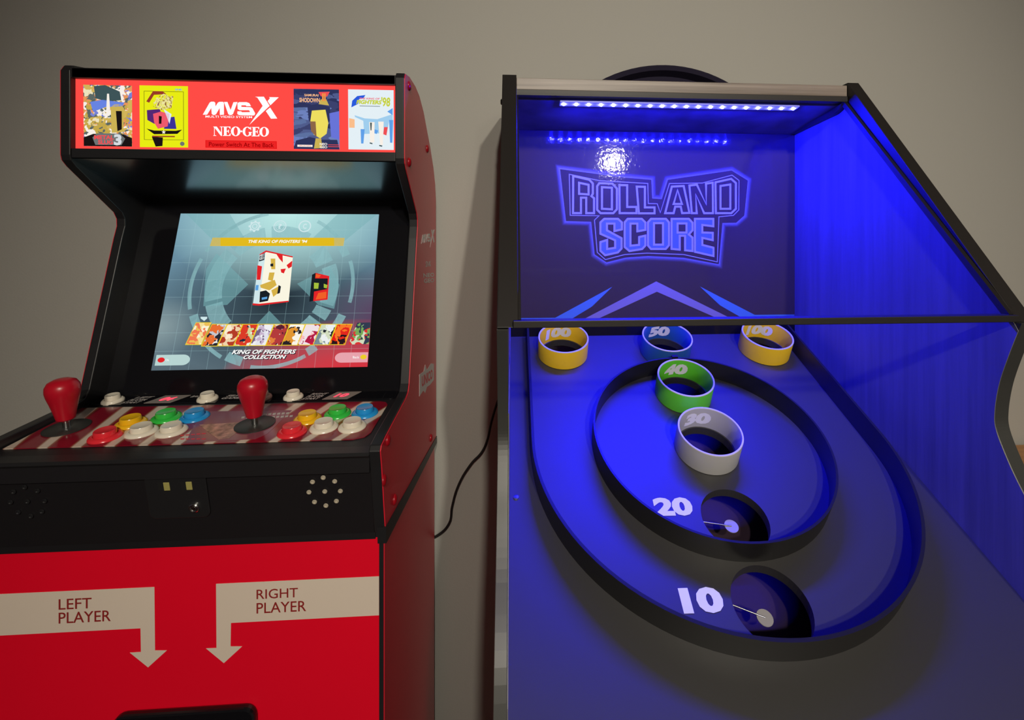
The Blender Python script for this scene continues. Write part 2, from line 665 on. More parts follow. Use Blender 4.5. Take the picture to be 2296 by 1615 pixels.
def clip_to_screen(pts):
    """Sutherland-Hodgman against the screen rectangle"""
    def cut(P, f, g):
        out = []
        for i in range(len(P)):
            a, b = P[i - 1], P[i]
            fa, fb = f(a), f(b)
            if (fa >= 0) != (fb >= 0):
                t = fa / (fa - fb)
                out.append((a[0] + (b[0] - a[0]) * t, a[1] + (b[1] - a[1]) * t))
            if fb >= 0:
                out.append(b)
        return out
    for f in (lambda q: q[0] - SX0, lambda q: SX1 - q[0], lambda q: q[1], lambda q: SHT - q[1]):
        pts = cut(pts, f, None)
        if len(pts) < 3:
            return None
    return pts


E_ = {k: emit('screen_' + k, *v) for k, v in dict(
    arc=((150, 200, 205), 1, .42), wedge=((120, 175, 180), 1, .30), grid=((170, 210, 215), 1, .16), yellow=((226, 186, 30),), gold=((236, 206, 40),), yellowfade=((215, 185, 60), 1, .55),
    white=((250, 252, 250),), shadow=((22, 30, 38),), red=((226, 36, 40),), cream=((250, 246, 226),), dark=((24, 30, 38),), pill=((196, 226, 222), 1, .60),
    pillr=((235, 170, 180), 1, .70), ice=((208, 232, 235),), orange=((240, 96, 40),), gold2=((214, 178, 72),), gray=((70, 90, 98),), green=((164, 190, 60),)).items()}
cu0, cv0 = (S(345, 680)[0] + S(1605, 640)[0]) / 2, S(970, 655)[1]
R0 = (S(1605, 640)[0] - S(345, 680)[0]) / 2
segs = [(.955, 1.0, 100, 152), (.955, 1.0, 158, 196), (.90, 1.0, 201, 219), (.955, 1.0, 40, 62), (.90, 1.0, 25, 36), (.955, 1.0, -12, 20), (.90, 1.0, -32, -22), (.955, 1.0, 226, 240), (.88, .99, 243, 255),
        (.955, 1.0, 262, 300), (.90, 1.0, 302, 309),
        (.60, .80, 142, 193), (.60, .80, 197, 224), (.60, .80, 104, 138), (.60, .80, 60, 98), (.56, .78, 26, 44), (.62, .80, -18, 22), (.60, .80, -32, -22), (.60, .80, -54, -36)]
polys = [clip_to_screen(arc(cu0, cv0, a * R0, b * R0, c, d)) for a, b, c, d in segs]
plates('ring_graphic', BZ, [q for q in polys if q], .0004, .0005, E_['arc'], scr)
wd = [[(800, 635), (560, 400), (480, 520), (460, 800), (640, 790)], [(1170, 630), (1420, 500), (1490, 640), (1450, 820), (1330, 790)], [(960, 835), (790, 1010), (1130, 1010)],
      [(330, 100), (660, 100), (800, 330), (560, 330)], [(1480, 100), (1780, 100), (1500, 330), (1240, 330)]]
plates('wedge_graphic', BZ, [clip_to_screen(SP(q)) for q in wd], .0005, .00055, E_['wedge'], scr)
gl = []
for i in range(1, 9):
    y = SHT * i / 9
    gl.append([(SX0, y), (SX1, y), (SX1, y + .0006), (SX0, y + .0006)])
for i in range(1, 12):
    x = SX0 + (SX1 - SX0) * i / 12
    gl.append([(x, 0), (x + .0006, 0), (x + .0006, SHT), (x, SHT)])
plates('grid_graphic', BZ, gl, .00055, .0006, E_['grid'], scr)
# banner
plates('title_banner', BZ, [SP([(590, 281), (1450, 282), (1450, 344), (590, 345)])], .0006, .0007, E_['yellow'], scr)
pieces('banner_fade', BZ, [SP([(530, 281), (590, 281), (590, 345), (510, 345)]), SP([(1450, 282), (1530, 283), (1520, 344), (1450, 344)])], .0006, .0007, E_['yellowfade'], scr)
text('banner_lettering', "THE KING OF FIGHTERS '94", BZ, (320 + 803 / 3.376, 450 + 298 / 3.376), (320 + 1248 / 3.376, 450 + 298 / 3.376), (320 + 801 / 3.376, 450 + 322 / 3.376), E_['white'], scr, .0009, .03, .25)
# icons
ic = []
for cxp in (850, 1040, 1228):
    c = S(cxp, 195)
    ic.append((c, cxp))
c = ic[0][0]
g_ = []
for k in range(8):
    a0 = 45 * k
    g_ += [arc(c[0], c[1], .0072, .0105, a0 - 10, a0 + 10, 2)]
g_.append(arc(c[0], c[1], .0064, .0084, 0, 359.9, 32))
g_.append(arc(c[0], c[1], .0032, .0046, 0, 359.9, 24))
plates('gear_icon', BZ, g_, .0006, .0007, E_['ice'], scr)
for (c, _), tx in ((ic[1], '?'), (ic[2], 'C')):
    plates('help_icon' if tx == '?' else 'copyright_icon', BZ, [arc(c[0], c[1], .0094, .0108, 0, 359.9, 32), arc(c[0], c[1], .0070, .0076, 0, 359.9, 28)] if tx == '?' else [arc(c[0], c[1], .0088, .0108, 0, 359.9, 32)], .0006, .0007, E_['ice'], scr)
    text('icon_lettering', tx, BZ, (c[0] - .003, c[1] + .0048), (c[0] + .0032, c[1] + .0048), (c[0] - .003, c[1] - .0048), E_['ice'], scr, .0008, .03, px=False)
# two game boxes: plain stand-ins in the same colours
plates('game_box_side', BZ, [SP([(885, 408), (935, 380), (880, 782), (835, 790)])], .0006, .0007, E_['ice'], scr)
plates('game_box_front', BZ, [SP([(935, 380), (1138, 425), (1106, 765), (880, 782)])], .0006, .0007, E_['cream'], scr)
pieces('game_box_red', BZ, [SP([(885, 408), (935, 378), (1138, 423), (1137, 432), (937, 390), (886, 418)]), SP([(835, 778), (880, 782), (1106, 758), (1105, 768), (880, 796), (833, 792)]),
                            SP([(1010, 400), (1060, 410), (1062, 470), (1035, 440)]), SP([(1090, 490), (1134, 455), (1130, 500), (1105, 515)]), SP([(1045, 520), (1085, 515), (1070, 552), (1050, 545)]),
                            SP([(870, 490), (905, 498), (892, 600), (864, 600)])], .0007, .0008, E_['red'], scr)
pieces('game_box_dark', BZ, [SP([(887, 412), (925, 398), (922, 450), (882, 462)]), SP([(890, 690), (935, 680), (965, 705), (950, 760), (885, 772)]), SP([(968, 480), (990, 476), (990, 500), (968, 498)]),
                             SP([(1030, 640), (1048, 650), (1040, 700), (1020, 708)])], .0008, .0009, E_['dark'], scr)
pieces('game_box_gold', BZ, [SP([(960, 545), (1000, 545), (985, 610), (950, 600)]), SP([(890, 640), (1000, 600), (1015, 640), (960, 680), (895, 660)]), SP([(975, 680), (1030, 650), (1025, 700), (990, 730)]),
                             SP([(970, 440), (1005, 440), (1005, 520), (975, 520)])], .0007, .00085, E_['gold2'], scr)
pieces('game_box_blue', BZ, [SP([(903, 735), (945, 728), (943, 745), (903, 752)]), SP([(860, 640), (880, 640), (876, 680), (853, 680)])], .0009, .001, emit('screen_blue', (90, 160, 220)), scr)
text('box_lettering', 'NEO', BZ, (320 + 890 / 3.376, 450 + 410 / 3.376), (320 + 921 / 3.376, 450 + 402 / 3.376), (320 + 888 / 3.376, 450 + 428 / 3.376), E_['white'], scr, .0011, .02)
text('box_lettering', 'GEO', BZ, (320 + 888 / 3.376, 450 + 432 / 3.376), (320 + 920 / 3.376, 450 + 424 / 3.376), (320 + 886 / 3.376, 450 + 452 / 3.376), E_['white'], scr, .0011, .02)
plates('game_box_side', BZ, [SP([(1283, 562), (1310, 548), (1292, 760), (1262, 766)])], .0006, .0007, E_['dark'], scr)
plates('game_box_front', BZ, [SP([(1310, 548), (1413, 572), (1400, 750), (1292, 762)])], .0006, .0007, E_['red'], scr)
pieces('game_box_dark', BZ, [SP([(1300, 590), (1402, 590), (1398, 670), (1296, 690)])], .0007, .0008, E_['dark'], scr)
pieces('game_box_gold', BZ, [SP([(1298, 622), (1335, 625), (1330, 668), (1297, 668)]), SP([(1372, 630), (1400, 640), (1395, 665), (1372, 660)])], .0008, .0009, E_['green'], scr)
pieces('game_box_orange', BZ, [SP([(1312, 556), (1350, 565), (1335, 585), (1310, 582)]), SP([(1330, 700), (1392, 690), (1390, 740), (1310, 750)])], .0008, .0009, E_['orange'], scr)
# thumbnails
tops = [405, 525, 643, 760, 880, 998, 1116, 1235, 1352, 1472]
bots = [322, 442, 565, 686, 808, 930, 1048, 1168, 1287, 1408]
pal = [[(244, 222, 150), (236, 190, 90), (240, 120, 80), (250, 240, 210)], [(240, 240, 236), (40, 40, 50), (232, 110, 50), (200, 200, 205)], [(220, 150, 90), (240, 210, 170), (180, 60, 40), (250, 236, 210)],
       [(236, 240, 220), (30, 40, 60), (210, 215, 150), (220, 60, 40)], [(240, 240, 244), (200, 180, 205), (226, 226, 236), (120, 100, 130)], [(226, 130, 60), (90, 30, 50), (232, 226, 210), (180, 60, 60)],
       [(250, 240, 226), (40, 34, 40), (226, 150, 50), (250, 244, 232)], [(226, 30, 50), (250, 190, 190), (180, 30, 70), (240, 226, 230)], [(236, 240, 240), (30, 36, 46), (210, 220, 190), (120, 140, 150)],
       [(232, 30, 20), (40, 24, 30), (226, 40, 30), (250, 120, 40)]]
for i in range(10):
    t, b_, wdt = tops[i], bots[i], 119
    y0, y1 = (922, 1093) if i == 0 else (934, 1106 - i * 1.4)
    P = SP([(t, y0), (t + wdt, y0), (b_ + wdt + 5, y1), (b_, y1)])
    plates('thumbnail_border', BZ, [P], .0006, .0007, E_['gold'], scr)
    plates('thumbnail_picture', BZ, [offset_poly(P, .0011)], .0007, .0008, print_mat('thumbnail_print', pal[i], 75, 1, seed=i * 3.1), scr)
plates('thumbnail_picture', BZ, [clip_to_screen(SP([(1625, 925), (1725, 922), (1722, 1086), (1558, 1090)]))], .0006, .0007, print_mat('thumbnail_print', [(120, 170, 90), (50, 60, 80), (210, 220, 190), (220, 50, 50)], 75, 1, seed=40), scr)
plates('pointer_mark', BZ, [SP([(440, 880), (490, 880), (490, 892), (467, 912), (440, 892)])], .0006, .0007, E_['ice'], scr)
for tx, A, B, y0, y1 in (('KING OF FIGHTERS', 675, 1165, 1130, 1163), ('COLLECTION', 762, 1090, 1170, 1201)):
    for dx, dy, mm, n in ((5, 5, 'shadow', .0007), (0, 0, 'white', .0009)):
        text('title_lettering', tx, BZ, (320 + (A + 6 + dx) / 3.376, 450 + (y0 + dy) / 3.376), (320 + (B + dx) / 3.376, 450 + (y0 - 3 + dy) / 3.376), (320 + (A + dx) / 3.376, 450 + (y1 + dy) / 3.376), E_[mm], scr, n, .035, .3)
lp = S(92, 1250), S(366, 1165)
plates('prompt_pill', BZ, [[(lp[0][0], lp[0][1])] + [(lp[1][0] - .011 + .011 * cos(a), (lp[0][1] + lp[1][1]) / 2 + (lp[1][1] - lp[0][1]) / 2 * sin(a)) for a in [math.radians(-90 + 15 * i) for i in range(13)]] + [(lp[0][0], lp[1][1])]], .0006, .0007, E_['pill'], scr)
rp = S(1452, 1228), S(1707, 1148)
plates('prompt_pill', BZ, [[(SX1, rp[1][1])] + [(rp[0][0] + .011 + .011 * cos(a), (rp[0][1] + rp[1][1]) / 2 + (rp[1][1] - rp[0][1]) / 2 * sin(a)) for a in [math.radians(90 + 15 * i) for i in range(13)]] + [(SX1, rp[0][1])]], .0006, .0007, E_['pillr'], scr)
c = S(142, 1207)
plates('prompt_dot', BZ, [circ(*c, .0055, 20, .004)], .0008, .0009, E_['red'], scr)
c = S(1672, 1184)
plates('prompt_dot', BZ, [circ(*c, .0052, 20, .0038)], .0008, .0009, E_['gold'], scr)
text('prompt_lettering', 'Ok', BZ, (320 + 176 / 3.376, 450 + 1199 / 3.376), (320 + 203 / 3.376, 450 + 1199 / 3.376), (320 + 175 / 3.376, 450 + 1216 / 3.376), E_['white'], scr, .0009, .01)
text('prompt_lettering', 'Back', BZ, (320 + 1592 / 3.376, 450 + 1177 / 3.376), (320 + 1640 / 3.376, 450 + 1177 / 3.376), (320 + 1592 / 3.376, 450 + 1195 / 3.376), E_['white'], scr, .0009, .01)

# ---- marquee
MQ = Frame((0, .775, 0), (1, 0, 0), (0, 0, 1))
mq = plate('marquee', MQ, [(-.6393, .1375), (-.1772, .1375), (-.1772, .2402), (-.6393, .2402)], -.004, 0, emit('marquee_red', (255, 74, 68), 1.05), AC)


def Q(x, y):
    return MQ.uv(x / 9.983 + 430, y / 9.983 + 190)


EW = emit('marquee_white', (250, 250, 250), 1.1)
EDR = emit('marquee_dark_red', (150, 0, 4))
logo = [[(250, 672), (405, 400), (440, 382), (500, 382), (528, 405), (532, 490), (590, 400), (625, 385), (700, 385), (722, 405), (722, 672), (632, 678), (628, 520), (545, 660), (515, 678), (480, 678), (450, 655), (440, 520), (345, 672)],
        [(724, 388), (800, 388), (872, 570), (935, 395), (1025, 388), (925, 655), (890, 680), (850, 680), (820, 660)],
        [(1060, 392), (1230, 392), (1290, 415), (1328, 482), (1225, 482), (1210, 462), (1112, 462), (1112, 498), (1320, 505), (1360, 530), (1420, 640), (1410, 680), (1380, 690), (1060, 682), (1022, 655), (1025, 598), (1105, 598), (1130, 618), (1310, 615), (1285, 572), (1075, 572), (1030, 545), (1025, 420)],
        [(1420, 272), (1615, 270), (1745, 475), (1295, 895), (1590, 475), (1470, 290)],
        [(1730, 280), (1948, 283), (1762, 462), (1700, 370), (1755, 300)],
        [(1660, 592), (1755, 512), (1915, 758), (1775, 762)]]
plates('marquee_logo', MQ, [[Q(*q) for q in g] for g in logo], .0002, .0004, EW, mq)


def MT(name, txt, x0, x1, y0, y1, mm, n=.0004, bold=0, shear=0, space=1.0):
    return text(name, txt, MQ, (x0, y0), (x1, y0 + (x1 - x0) * .0135), (x0, y1), mm, mq, n, bold, shear, space)


MT('marquee_lettering', 'MULTI VIDEO SYSTEM', 461, 565.5, 259, 264, EW, bold=.01)
Nn = [(485, 938), (560, 938), (660, 1075), (660, 952), (630, 946), (630, 938), (700, 938), (700, 946), (678, 952), (678, 1147), (655, 1147), (515, 965), (515, 1130), (550, 1138), (550, 1146), (485, 1146), (485, 1138), (503, 1130), (503, 955), (485, 946)]
Ee = [(702, 938), (865, 938), (868, 988), (856, 988), (836, 954), (782, 952), (782, 1035), (815, 1032), (822, 1008), (832, 1008), (832, 1082), (822, 1082), (815, 1052), (782, 1050), (782, 1132), (838, 1130), (860, 1092), (872, 1092), (868, 1146), (698, 1146), (698, 1137), (724, 1130), (724, 952), (702, 946)]
sh = lambda P, dx, dy: [(x + dx, y + dy) for x, y in P]


def Oo(cx, cy):
    out = []
    n = 28
    A = [2 * pi * i / n for i in range(n + 1)]
    return [[(cx + 106 * cos(A[i]), cy + 108 * sin(A[i])), (cx + 106 * cos(A[i + 1]), cy + 108 * sin(A[i + 1])), (cx + 46 * cos(A[i + 1]), cy + 94 * sin(A[i + 1])), (cx + 46 * cos(A[i]), cy + 94 * sin(A[i]))] for i in range(n)]


def Gg(cx, cy):
    n = 24
    A = [math.radians(38 + (322 - 38) * i / n) for i in range(n + 1)]
    q = [[(cx + 104 * cos(A[i]), cy - 108 * sin(A[i])), (cx + 104 * cos(A[i + 1]), cy - 108 * sin(A[i + 1])), (cx + 48 * cos(A[i + 1]), cy - 94 * sin(A[i + 1])), (cx + 48 * cos(A[i]), cy - 94 * sin(A[i]))] for i in range(n)]
    q += [[(cx + 30, cy + 10), (cx + 105, cy + 10), (cx + 105, cy + 20), (cx + 88, cy + 26), (cx + 88, cy + 86), (cx + 36, cy + 94), (cx + 40, cy + 26), (cx + 30, cy + 20)], [(cx + 70, cy - 104), (cx + 84, cy - 104), (cx + 84, cy - 30), (cx + 70, cy - 40)]]
    return q


neo = [Nn, Ee] + Oo(985, 1045) + [[(1087, 1045), (1112, 1020), (1137, 1045), (1112, 1070)]] + Gg(1245, 1050) + [sh(Ee, 645, 11)] + Oo(1622, 1056)
plates('marquee_lettering', MQ, [[Q(*q) for q in g] for g in neo], .0002, .0004, EW, mq)
plates('notice_strip', MQ, [[MQ.uv(*q) for q in ((461, 314.5), (620.5, 317), (621, 334), (461, 331))]], .0001, .0003, emit('notice_red', (236, 36, 36)), mq)
plates('notice_border', MQ, stroke([MQ.uv(*q) for q in ((461, 314.5), (620.5, 317), (621, 334), (461, 331))], .0006), .0003, .0004, emit('notice_edge', (222, 0, 0)), mq)
text('notice_lettering', 'Power Switch At The Back', MQ, (469, 318.5), (614.5, 320.8), (469, 328.5), EDR, mq, .0006, .012)


def cover(px, card, art, seed):
    P = [MQ.uv(*q) for q in px]
    plates('cover_card', MQ, [P], .0001, .0003, card, mq)
    return P


def LP(P, u, v):
    """point inside a cover, u right 0..1, v down 0..1"""
    a = (P[0][0] + (P[1][0] - P[0][0]) * u, P[0][1] + (P[1][1] - P[0][1]) * u)
    b = (P[3][0] + (P[2][0] - P[3][0]) * u, P[3][1] + (P[2][1] - P[3][1]) * u)
    return (a[0] + (b[0] - a[0]) * v, a[1] + (b[1] - a[1]) * v)


def CP(P, pts):
    return [LP(P, *q) for q in pts]


def CT(P, txt, u0, v0, u1, v1, mm, bold=.0, shear=0, n=.0010):
    return text('cover_lettering', txt, MQ, LP(P, u0, v0), LP(P, u1, v0), LP(P, u0, v1), mm, mq, n, bold, shear, px=False)


CK = {k: emit('cover_' + k, v) for k, v in dict(black=(26, 20, 20), slate=(62, 84, 88), blue=(104, 132, 226), gold=(204, 178, 84), orange=(240, 150, 70), red=(240, 80, 84), silver=(214, 220, 224), gray=(110, 116, 116), cream=(248, 240, 230),
                                                 purple=(84, 40, 116), navy=(58, 50, 150), yellow=(232, 236, 20), wine=(150, 60, 40), pink=(238, 90, 110), deep=(46, 52, 92), mid=(92, 112, 160), face=(238, 222, 96), brown=(140, 102, 72), sky=(96, 160, 232), pale=(220, 236, 248), teal=(140, 190, 200), violet=(104, 116, 216), green=(200, 210, 60), peach=(250, 190, 140)).items()}
# first cover
c1 = cover([(187, 190), (296, 192.5), (296.5, 329), (188.5, 327.5)], print_mat('cover_print', [(248, 240, 232), (210, 180, 90), (120, 130, 215), (232, 150, 90), (236, 226, 190), (92, 104, 100), (196, 168, 74)], 95, 1, seed=2.0), None, 0)
pieces('cover_patch', MQ, [CP(c1, [(.22, .02), (.45, .0), (.6, .05), (.75, .1), (.78, .24), (.5, .27), (.25, .22)])], .0004, .0005, CK['slate'], mq)
pieces('cover_patch', MQ, [CP(c1, [(.14, .28), (.4, .24), (.85, .28), (.8, .34), (.45, .36), (.2, .44)])], .0004, .0005, CK['blue'], mq)
pieces('cover_patch', MQ, [CP(c1, [(.56, .36), (.64, .31), (.78, .31), (.84, .38), (.82, .76), (.58, .78)])], .0004, .0005, CK['gold'], mq)
pieces('cover_patch', MQ, [CP(c1, [(.67, .42), (.79, .42), (.79, .72), (.70, .75)])], .0005, .0006, CK['black'], mq)
pieces('cover_patch', MQ, [CP(c1, [(.49, .14), (.53, .14), (.55, .40), (.47, .42)])], .0005, .0006, CK['cream'], mq)
pieces('cover_patch', MQ, [CP(c1, [(0, .86), (.2, .80), (.8, .80), (1, .86), (1, 1), (0, 1)])], .0004, .0005, CK['black'], mq)
pieces('cover_patch', MQ, [CP(c1, [(.18, .86), (.28, .79), (.75, .79), (.86, .87), (.78, .98), (.24, .98)])], .0005, .0006, CK['gray'], mq)
CT(c1, 'METAL', .22, .82, .63, .89, CK['red'], .04)
CT(c1, 'SLUG', .30, .90, .61, .97, CK['red'], .04)
CT(c1, '3', .63, .80, .79, .985, CK['silver'], .05)
# second cover
c2 = cover([(313, 191.5), (421.5, 193.5), (422, 331), (314, 330)], CK['yellow'], None, 0)
fr_ = CP(c2, [(.09, .09), (.91, .09), (.91, .88), (.09, .88)])
plates('cover_line', MQ, stroke(fr_, .0005), .0003, .0004, CK['black'], mq)
pieces('cover_patch', MQ, [CP(c2, [(.15, .40), (.42, .38), (.5, .6), (.3, .62), (.16, .56)])], .0004, .0005, CK['purple'], mq)
pieces('cover_patch', MQ, [CP(c2, [(.55, .52), (.72, .50), (.76, .70), (.50, .70)])], .0004, .0005, CK['navy'], mq)
pieces('cover_patch', MQ, [CP(c2, [(.14, .26), (.28, .09), (.48, .09), (.62, .18), (.5, .14), (.3, .15), (.2, .28)])], .0004, .0005, CK['wine'], mq)
pieces('cover_patch', MQ, [CP(c2, [(.3, .22), (.5, .13), (.7, .17), (.66, .36), (.45, .40), (.28, .34)])], .0005, .0006, print_mat('cover_print', [(232, 236, 20), (220, 210, 110), (236, 226, 160), (150, 110, 60)], 150, 1, seed=6.0), mq)
pieces('cover_patch', MQ, [CP(c2, [(.28, .46), (.45, .42), (.62, .46), (.58, .66), (.38, .70), (.30, .60)])], .0006, .0007, CK['pink'], mq)
pieces('cover_patch', MQ, [CP(c2, [(.50, .38), (.66, .46), (.62, .62), (.56, .50)])], .0006, .0007, CK['pale'], mq)
pieces('cover_patch', MQ, [CP(c2, [(.40, .49), (.46, .50), (.45, .62), (.40, .62)])], .0007, .0008, CK['black'], mq)
pieces('cover_patch', MQ, [CP(c2, [(.14, .70), (.3, .73), (.75, .73), (.88, .71), (.78, .78), (.3, .79)]), CP(c2, [(.25, .83), (.48, .84), (.47, .98), (.33, .99)])], .0006, .0007, CK['black'], mq)
star = [(.5 + .045 * (1 if i % 2 == 0 else .45) * sin(pi * i / 5), .755 - .035 * (1 if i % 2 == 0 else .45) * cos(pi * i / 5)) for i in range(10)]
plates('cover_star', MQ, [CP(c2, star)], .0008, .0009, CK['cream'], mq)
pieces('cover_line', MQ, [CP(c2, [(.26, .815), (.73, .815), (.73, .835), (.26, .835)])], .0008, .0009, CK['wine'], mq)
CT(c2, 'SNK', .74, .045, .89, .075, CK['sky'], .03)
pieces('cover_line', MQ, [circ(*LP(c2, .88, .94), .0032, 20)], .0004, .0005, CK['gray'], mq)
# third cover
c3 = cover([(658.5, 199), (760, 201), (761.5, 335.5), (659, 334)], print_mat('cover_print', [(92, 112, 160), (60, 66, 110), (110, 130, 190), (46, 52, 92), (80, 92, 140)], 40, 1, (1, 1, 3), seed=9.0), None, 0)
pieces('cover_patch', MQ, [CP(c3, [(.78, .40), (1, .36), (1, .84), (.82, .80)])], .0004, .0005, CK['violet'], mq)
pieces('cover_patch', MQ, [CP(c3, [(.30, .28), (.55, .24), (.80, .30), (.80, .52), (.72, .60), (.40, .60), (.33, .52)])], .0004, .0005, CK['deep'], mq)
pieces('cover_patch', MQ, [CP(c3, [(.40, .36), (.70, .34), (.76, .56), (.72, .74), (.58, .82), (.44, .76), (.36, .56)])], .0005, .0006, CK['face'], mq)
pieces('cover_patch', MQ, [CP(c3, [(.36, .54), (.48, .54), (.50, .80), (.38, .70)])], .0006, .0007, CK['brown'], mq)
pieces('cover_patch', MQ, [CP(c3, [(.05, .86), (.35, .80), (.62, .84), (.95, .84), (1, 1), (0, 1)])], .0004, .0005, CK['deep'], mq)
pieces('cover_patch', MQ, [CP(c3, [(.48, .82), (.60, .82), (.62, .98), (.44, .99)])], .0005, .0006, CK['gold'], mq)
pieces('cover_patch', MQ, [CP(c3, [(.55, .05), (.80, .04), (.74, .12), (.60, .12)])], .0006, .0007, CK['red'], mq)
pieces('cover_patch', MQ, [CP(c3, [(.55, .25), (.60, .17), (.72, .17), (.78, .27)])], .0006, .0007, CK['gold'], mq)
pieces('cover_patch', MQ, [CP(c3, [(.08, .93), (.41, .93), (.41, .965), (.08, .965)])], .0006, .0007, CK['cream'], mq)
pieces('cover_line', MQ, [CP(c3, [(.75, .92), (1, .92), (1, .93), (.75, .93)]), CP(c3, [(.75, .95), (1, .95), (1, .96), (.75, .96)])], .0006, .0007, CK['red'], mq)
CT(c3, 'SAMURAI', .24, .085, .55, .125, CK['peach'], .03)
CT(c3, 'SHODOWN', .13, .15, .58, .225, CK['peach'], .03)
CT(c3, 'II', .63, .07, .71, .20, CK['orange'], .05)
CT(c3, 'NEO', .57, .895, .735, .935, CK['cream'], .03)
CT(c3, 'GEO', .57, .945, .735, .985, CK['cream'], .03)
CT(c3, '2PLAYERS', .12, .937, .38, .958, CK['red'], .0)
# fourth cover
c4 = cover([(780.5, 200.5), (882.5, 202.5), (883, 336.5), (781.5, 335)], emit('cover_paper', (228, 240, 246)), None, 0)
pieces('cover_patch', MQ, [CP(c4, [(.14, .43), (.36, .48), (.64, .49), (.98, .40), (.98, .50), (.9, .52), (.85, .72), (.35, .74), (.33, .52), (.15, .46)])], .0004, .0005, emit('cover_bluehaze', (160, 206, 238)), mq)
pieces('cover_patch', MQ, [CP(c4, [(.02, .48), (.14, .50), (.14, .64), (.02, .64)])], .0005, .0006, CK['peach'], mq)
pieces('cover_patch', MQ, [CP(c4, [(.90, .50), (.99, .50), (.97, .88), (.92, .88)]), CP(c4, [(.27, .66), (.36, .66), (.33, .90), (.28, .90)]), CP(c4, [(.58, .66), (.66, .68), (.62, .74), (.57, .72)]), CP(c4, [(.86, .36), (.98, .30), (.98, .42)])], .0005, .0006, CK['sky'], mq)
pieces('cover_patch', MQ, [CP(c4, [(.46, .54), (.58, .54), (.57, .88), (.48, .88)]), CP(c4, [(.66, .53), (.78, .53), (.76, .92), (.70, .92)])], .0006, .0007, CK['cream'], mq)
pieces('cover_patch', MQ, [CP(c4, [(.48, .55), (.52, .55), (.51, .68), (.49, .68)]), CP(c4, [(.47, .88), (.53, .89), (.53, .91), (.47, .90)]), CP(c4, [(.68, .92), (.75, .93), (.74, .95), (.68, .94)])], .0007, .0008, CK['slate'], mq)
pieces('cover_patch', MQ, [CP(c4, [(.79, .62), (.87, .62), (.84, .76), (.77, .74)])], .0007, .0008, CK['red'], mq)
pieces('cover_patch', MQ, [CP(c4, [(.09, .19), (.2, .11), (.38, .09), (.34, .14), (.24, .16), (.22, .24), (.07, .30)])], .0004, .0005, emit('cover_royal', (40, 90, 220)), mq)
CT(c4, 'THE KING OF', .25, .135, .70, .165, CK['pink'], .03, .2)
CT(c4, 'FIGHTERS', .18, .175, .74, .245, CK['green'], .05, .2)
CT(c4, "'98", .73, .12, .93, .28, CK['green'], .03, .1)
pieces('cover_line', MQ, [CP(c4, [(.25, .268), (.70, .272), (.70, .28), (.25, .276)])], .0004, .0005, CK['slate'], mq)

# ---- control deck
dn = Vector((0, .172, .020)).normalized()
DK = Frame((0, .628, -.263), (1, 0, 0), dn)
prism('control_deck', [(.631, -.2627), (.84, -.2384), (.84, -.262), (.631, -.285)], XI0, XI1, M['black'], AC)
prism('deck_lip', [(.6285, -.2635), (.632, -.2605), (.648, -.2590), (.648, -.2615), (.632, -.268)], XI0, XI1, M['tmold'], AC)
# striped art overlay
m = mat('deck_art_print', (0.2, 0.01, 0.02), 0.16, spec=0.6)
nt = m.node_tree
b = nt.nodes['Principled BSDF']
L = nt.links.new
at = N(nt, 'ShaderNodeAttribute', attribute_name='duv')
sx = N(nt, 'ShaderNodeSeparateXYZ')
L(at.outputs['Vector'], sx.inputs[0])
d_ = math_n('DIVIDE', math_n('ADD', sx.outputs[0], .46), math_n('ADD', sx.outputs[1], .43))
ph = math_n('FRACT', math_n('ADD', math_n('DIVIDE', d_, 0.085), 10.0))
r = N(nt, 'ShaderNodeValToRGB')
r.color_ramp.interpolation = 'LINEAR'
els = r.color_ramp.elements
cols = [(0, (.26, .007, .022)), (.56, (.23, .007, .022)), (.60, (.32, .09, .05)), (.66, (.72, .59, .49)), (.88, (.72, .59, .49)), (.93, (.32, .09, .05)), (1.0, (.26, .007, .022))]
for i, (p_, c_) in enumerate(cols):
    el = els[i] if i < 2 else els.new(p_)
    el.position = p_
    el.color = (*c_, 1)
for i, (p_, c_) in enumerate(cols):
    els[i].position = p_
    els[i].color = (*c_, 1)
L(ph, r.inputs[0])
L(r.outputs[0], b.inputs['Base Color'])
A0, A1 = XI0 + .003, XI1 - .012
da, db = DK.uv(850, 985)[1], DK.uv(860, 905)[1]
artp = [(A0, .040), (A1 - .02, .040), (A1 - .006, .046), (A1 - .001, .058), (A1, .143), (A1 - .005, .152), (A1 - .014, .155), (A0, .155)]
art = plate('deck_art', DK, artp, .0002, .0012, m, AC)
attr = art.data.attributes.new('duv', 'FLOAT_VECTOR', 'POINT')
for i, v in enumerate(art.data.vertices):
    q = v.co - DK.O
    attr.data[i].vector = (q.dot(DK.U), q.dot(DK.V), 0)
M['mauve'] = mat('deck_art_mauve', (0.26, 0.07, 0.10), 0.18)
M['collage'] = mat('deck_art_collage', (0.42, 0.20, 0.16), 0.2, noise=(90, .7))
plates('art_panel', DK, [[DK.uv(*q) for q in ((455, 925), (655, 922), (600, 975), (572, 987), (418, 995), (425, 975))]], .0012, .0014, M['mauve'], art)
plates('art_collage', DK, [[DK.uv(*q) for q in ((447, 955), (545, 949), (540, 965), (515, 985), (490, 988), (465, 970))]], .0014, .0016, M['collage'], art)
plates('art_marks', DK, [[DK.uv(x, y), DK.uv(x + 7, y - 1), DK.uv(x + 6, y + 3), DK.uv(x - 1, y + 4)] for x, y in [(542 + 11 * i, 937 - i * .5) for i in range(3)] + [(592 + 10 * i, 930 - i * .5) for i in range(6)] + [(590 + 10 * i, 937 - i * .5) for i in range(7)]], .0014, .0016, M['greyprint'], art)
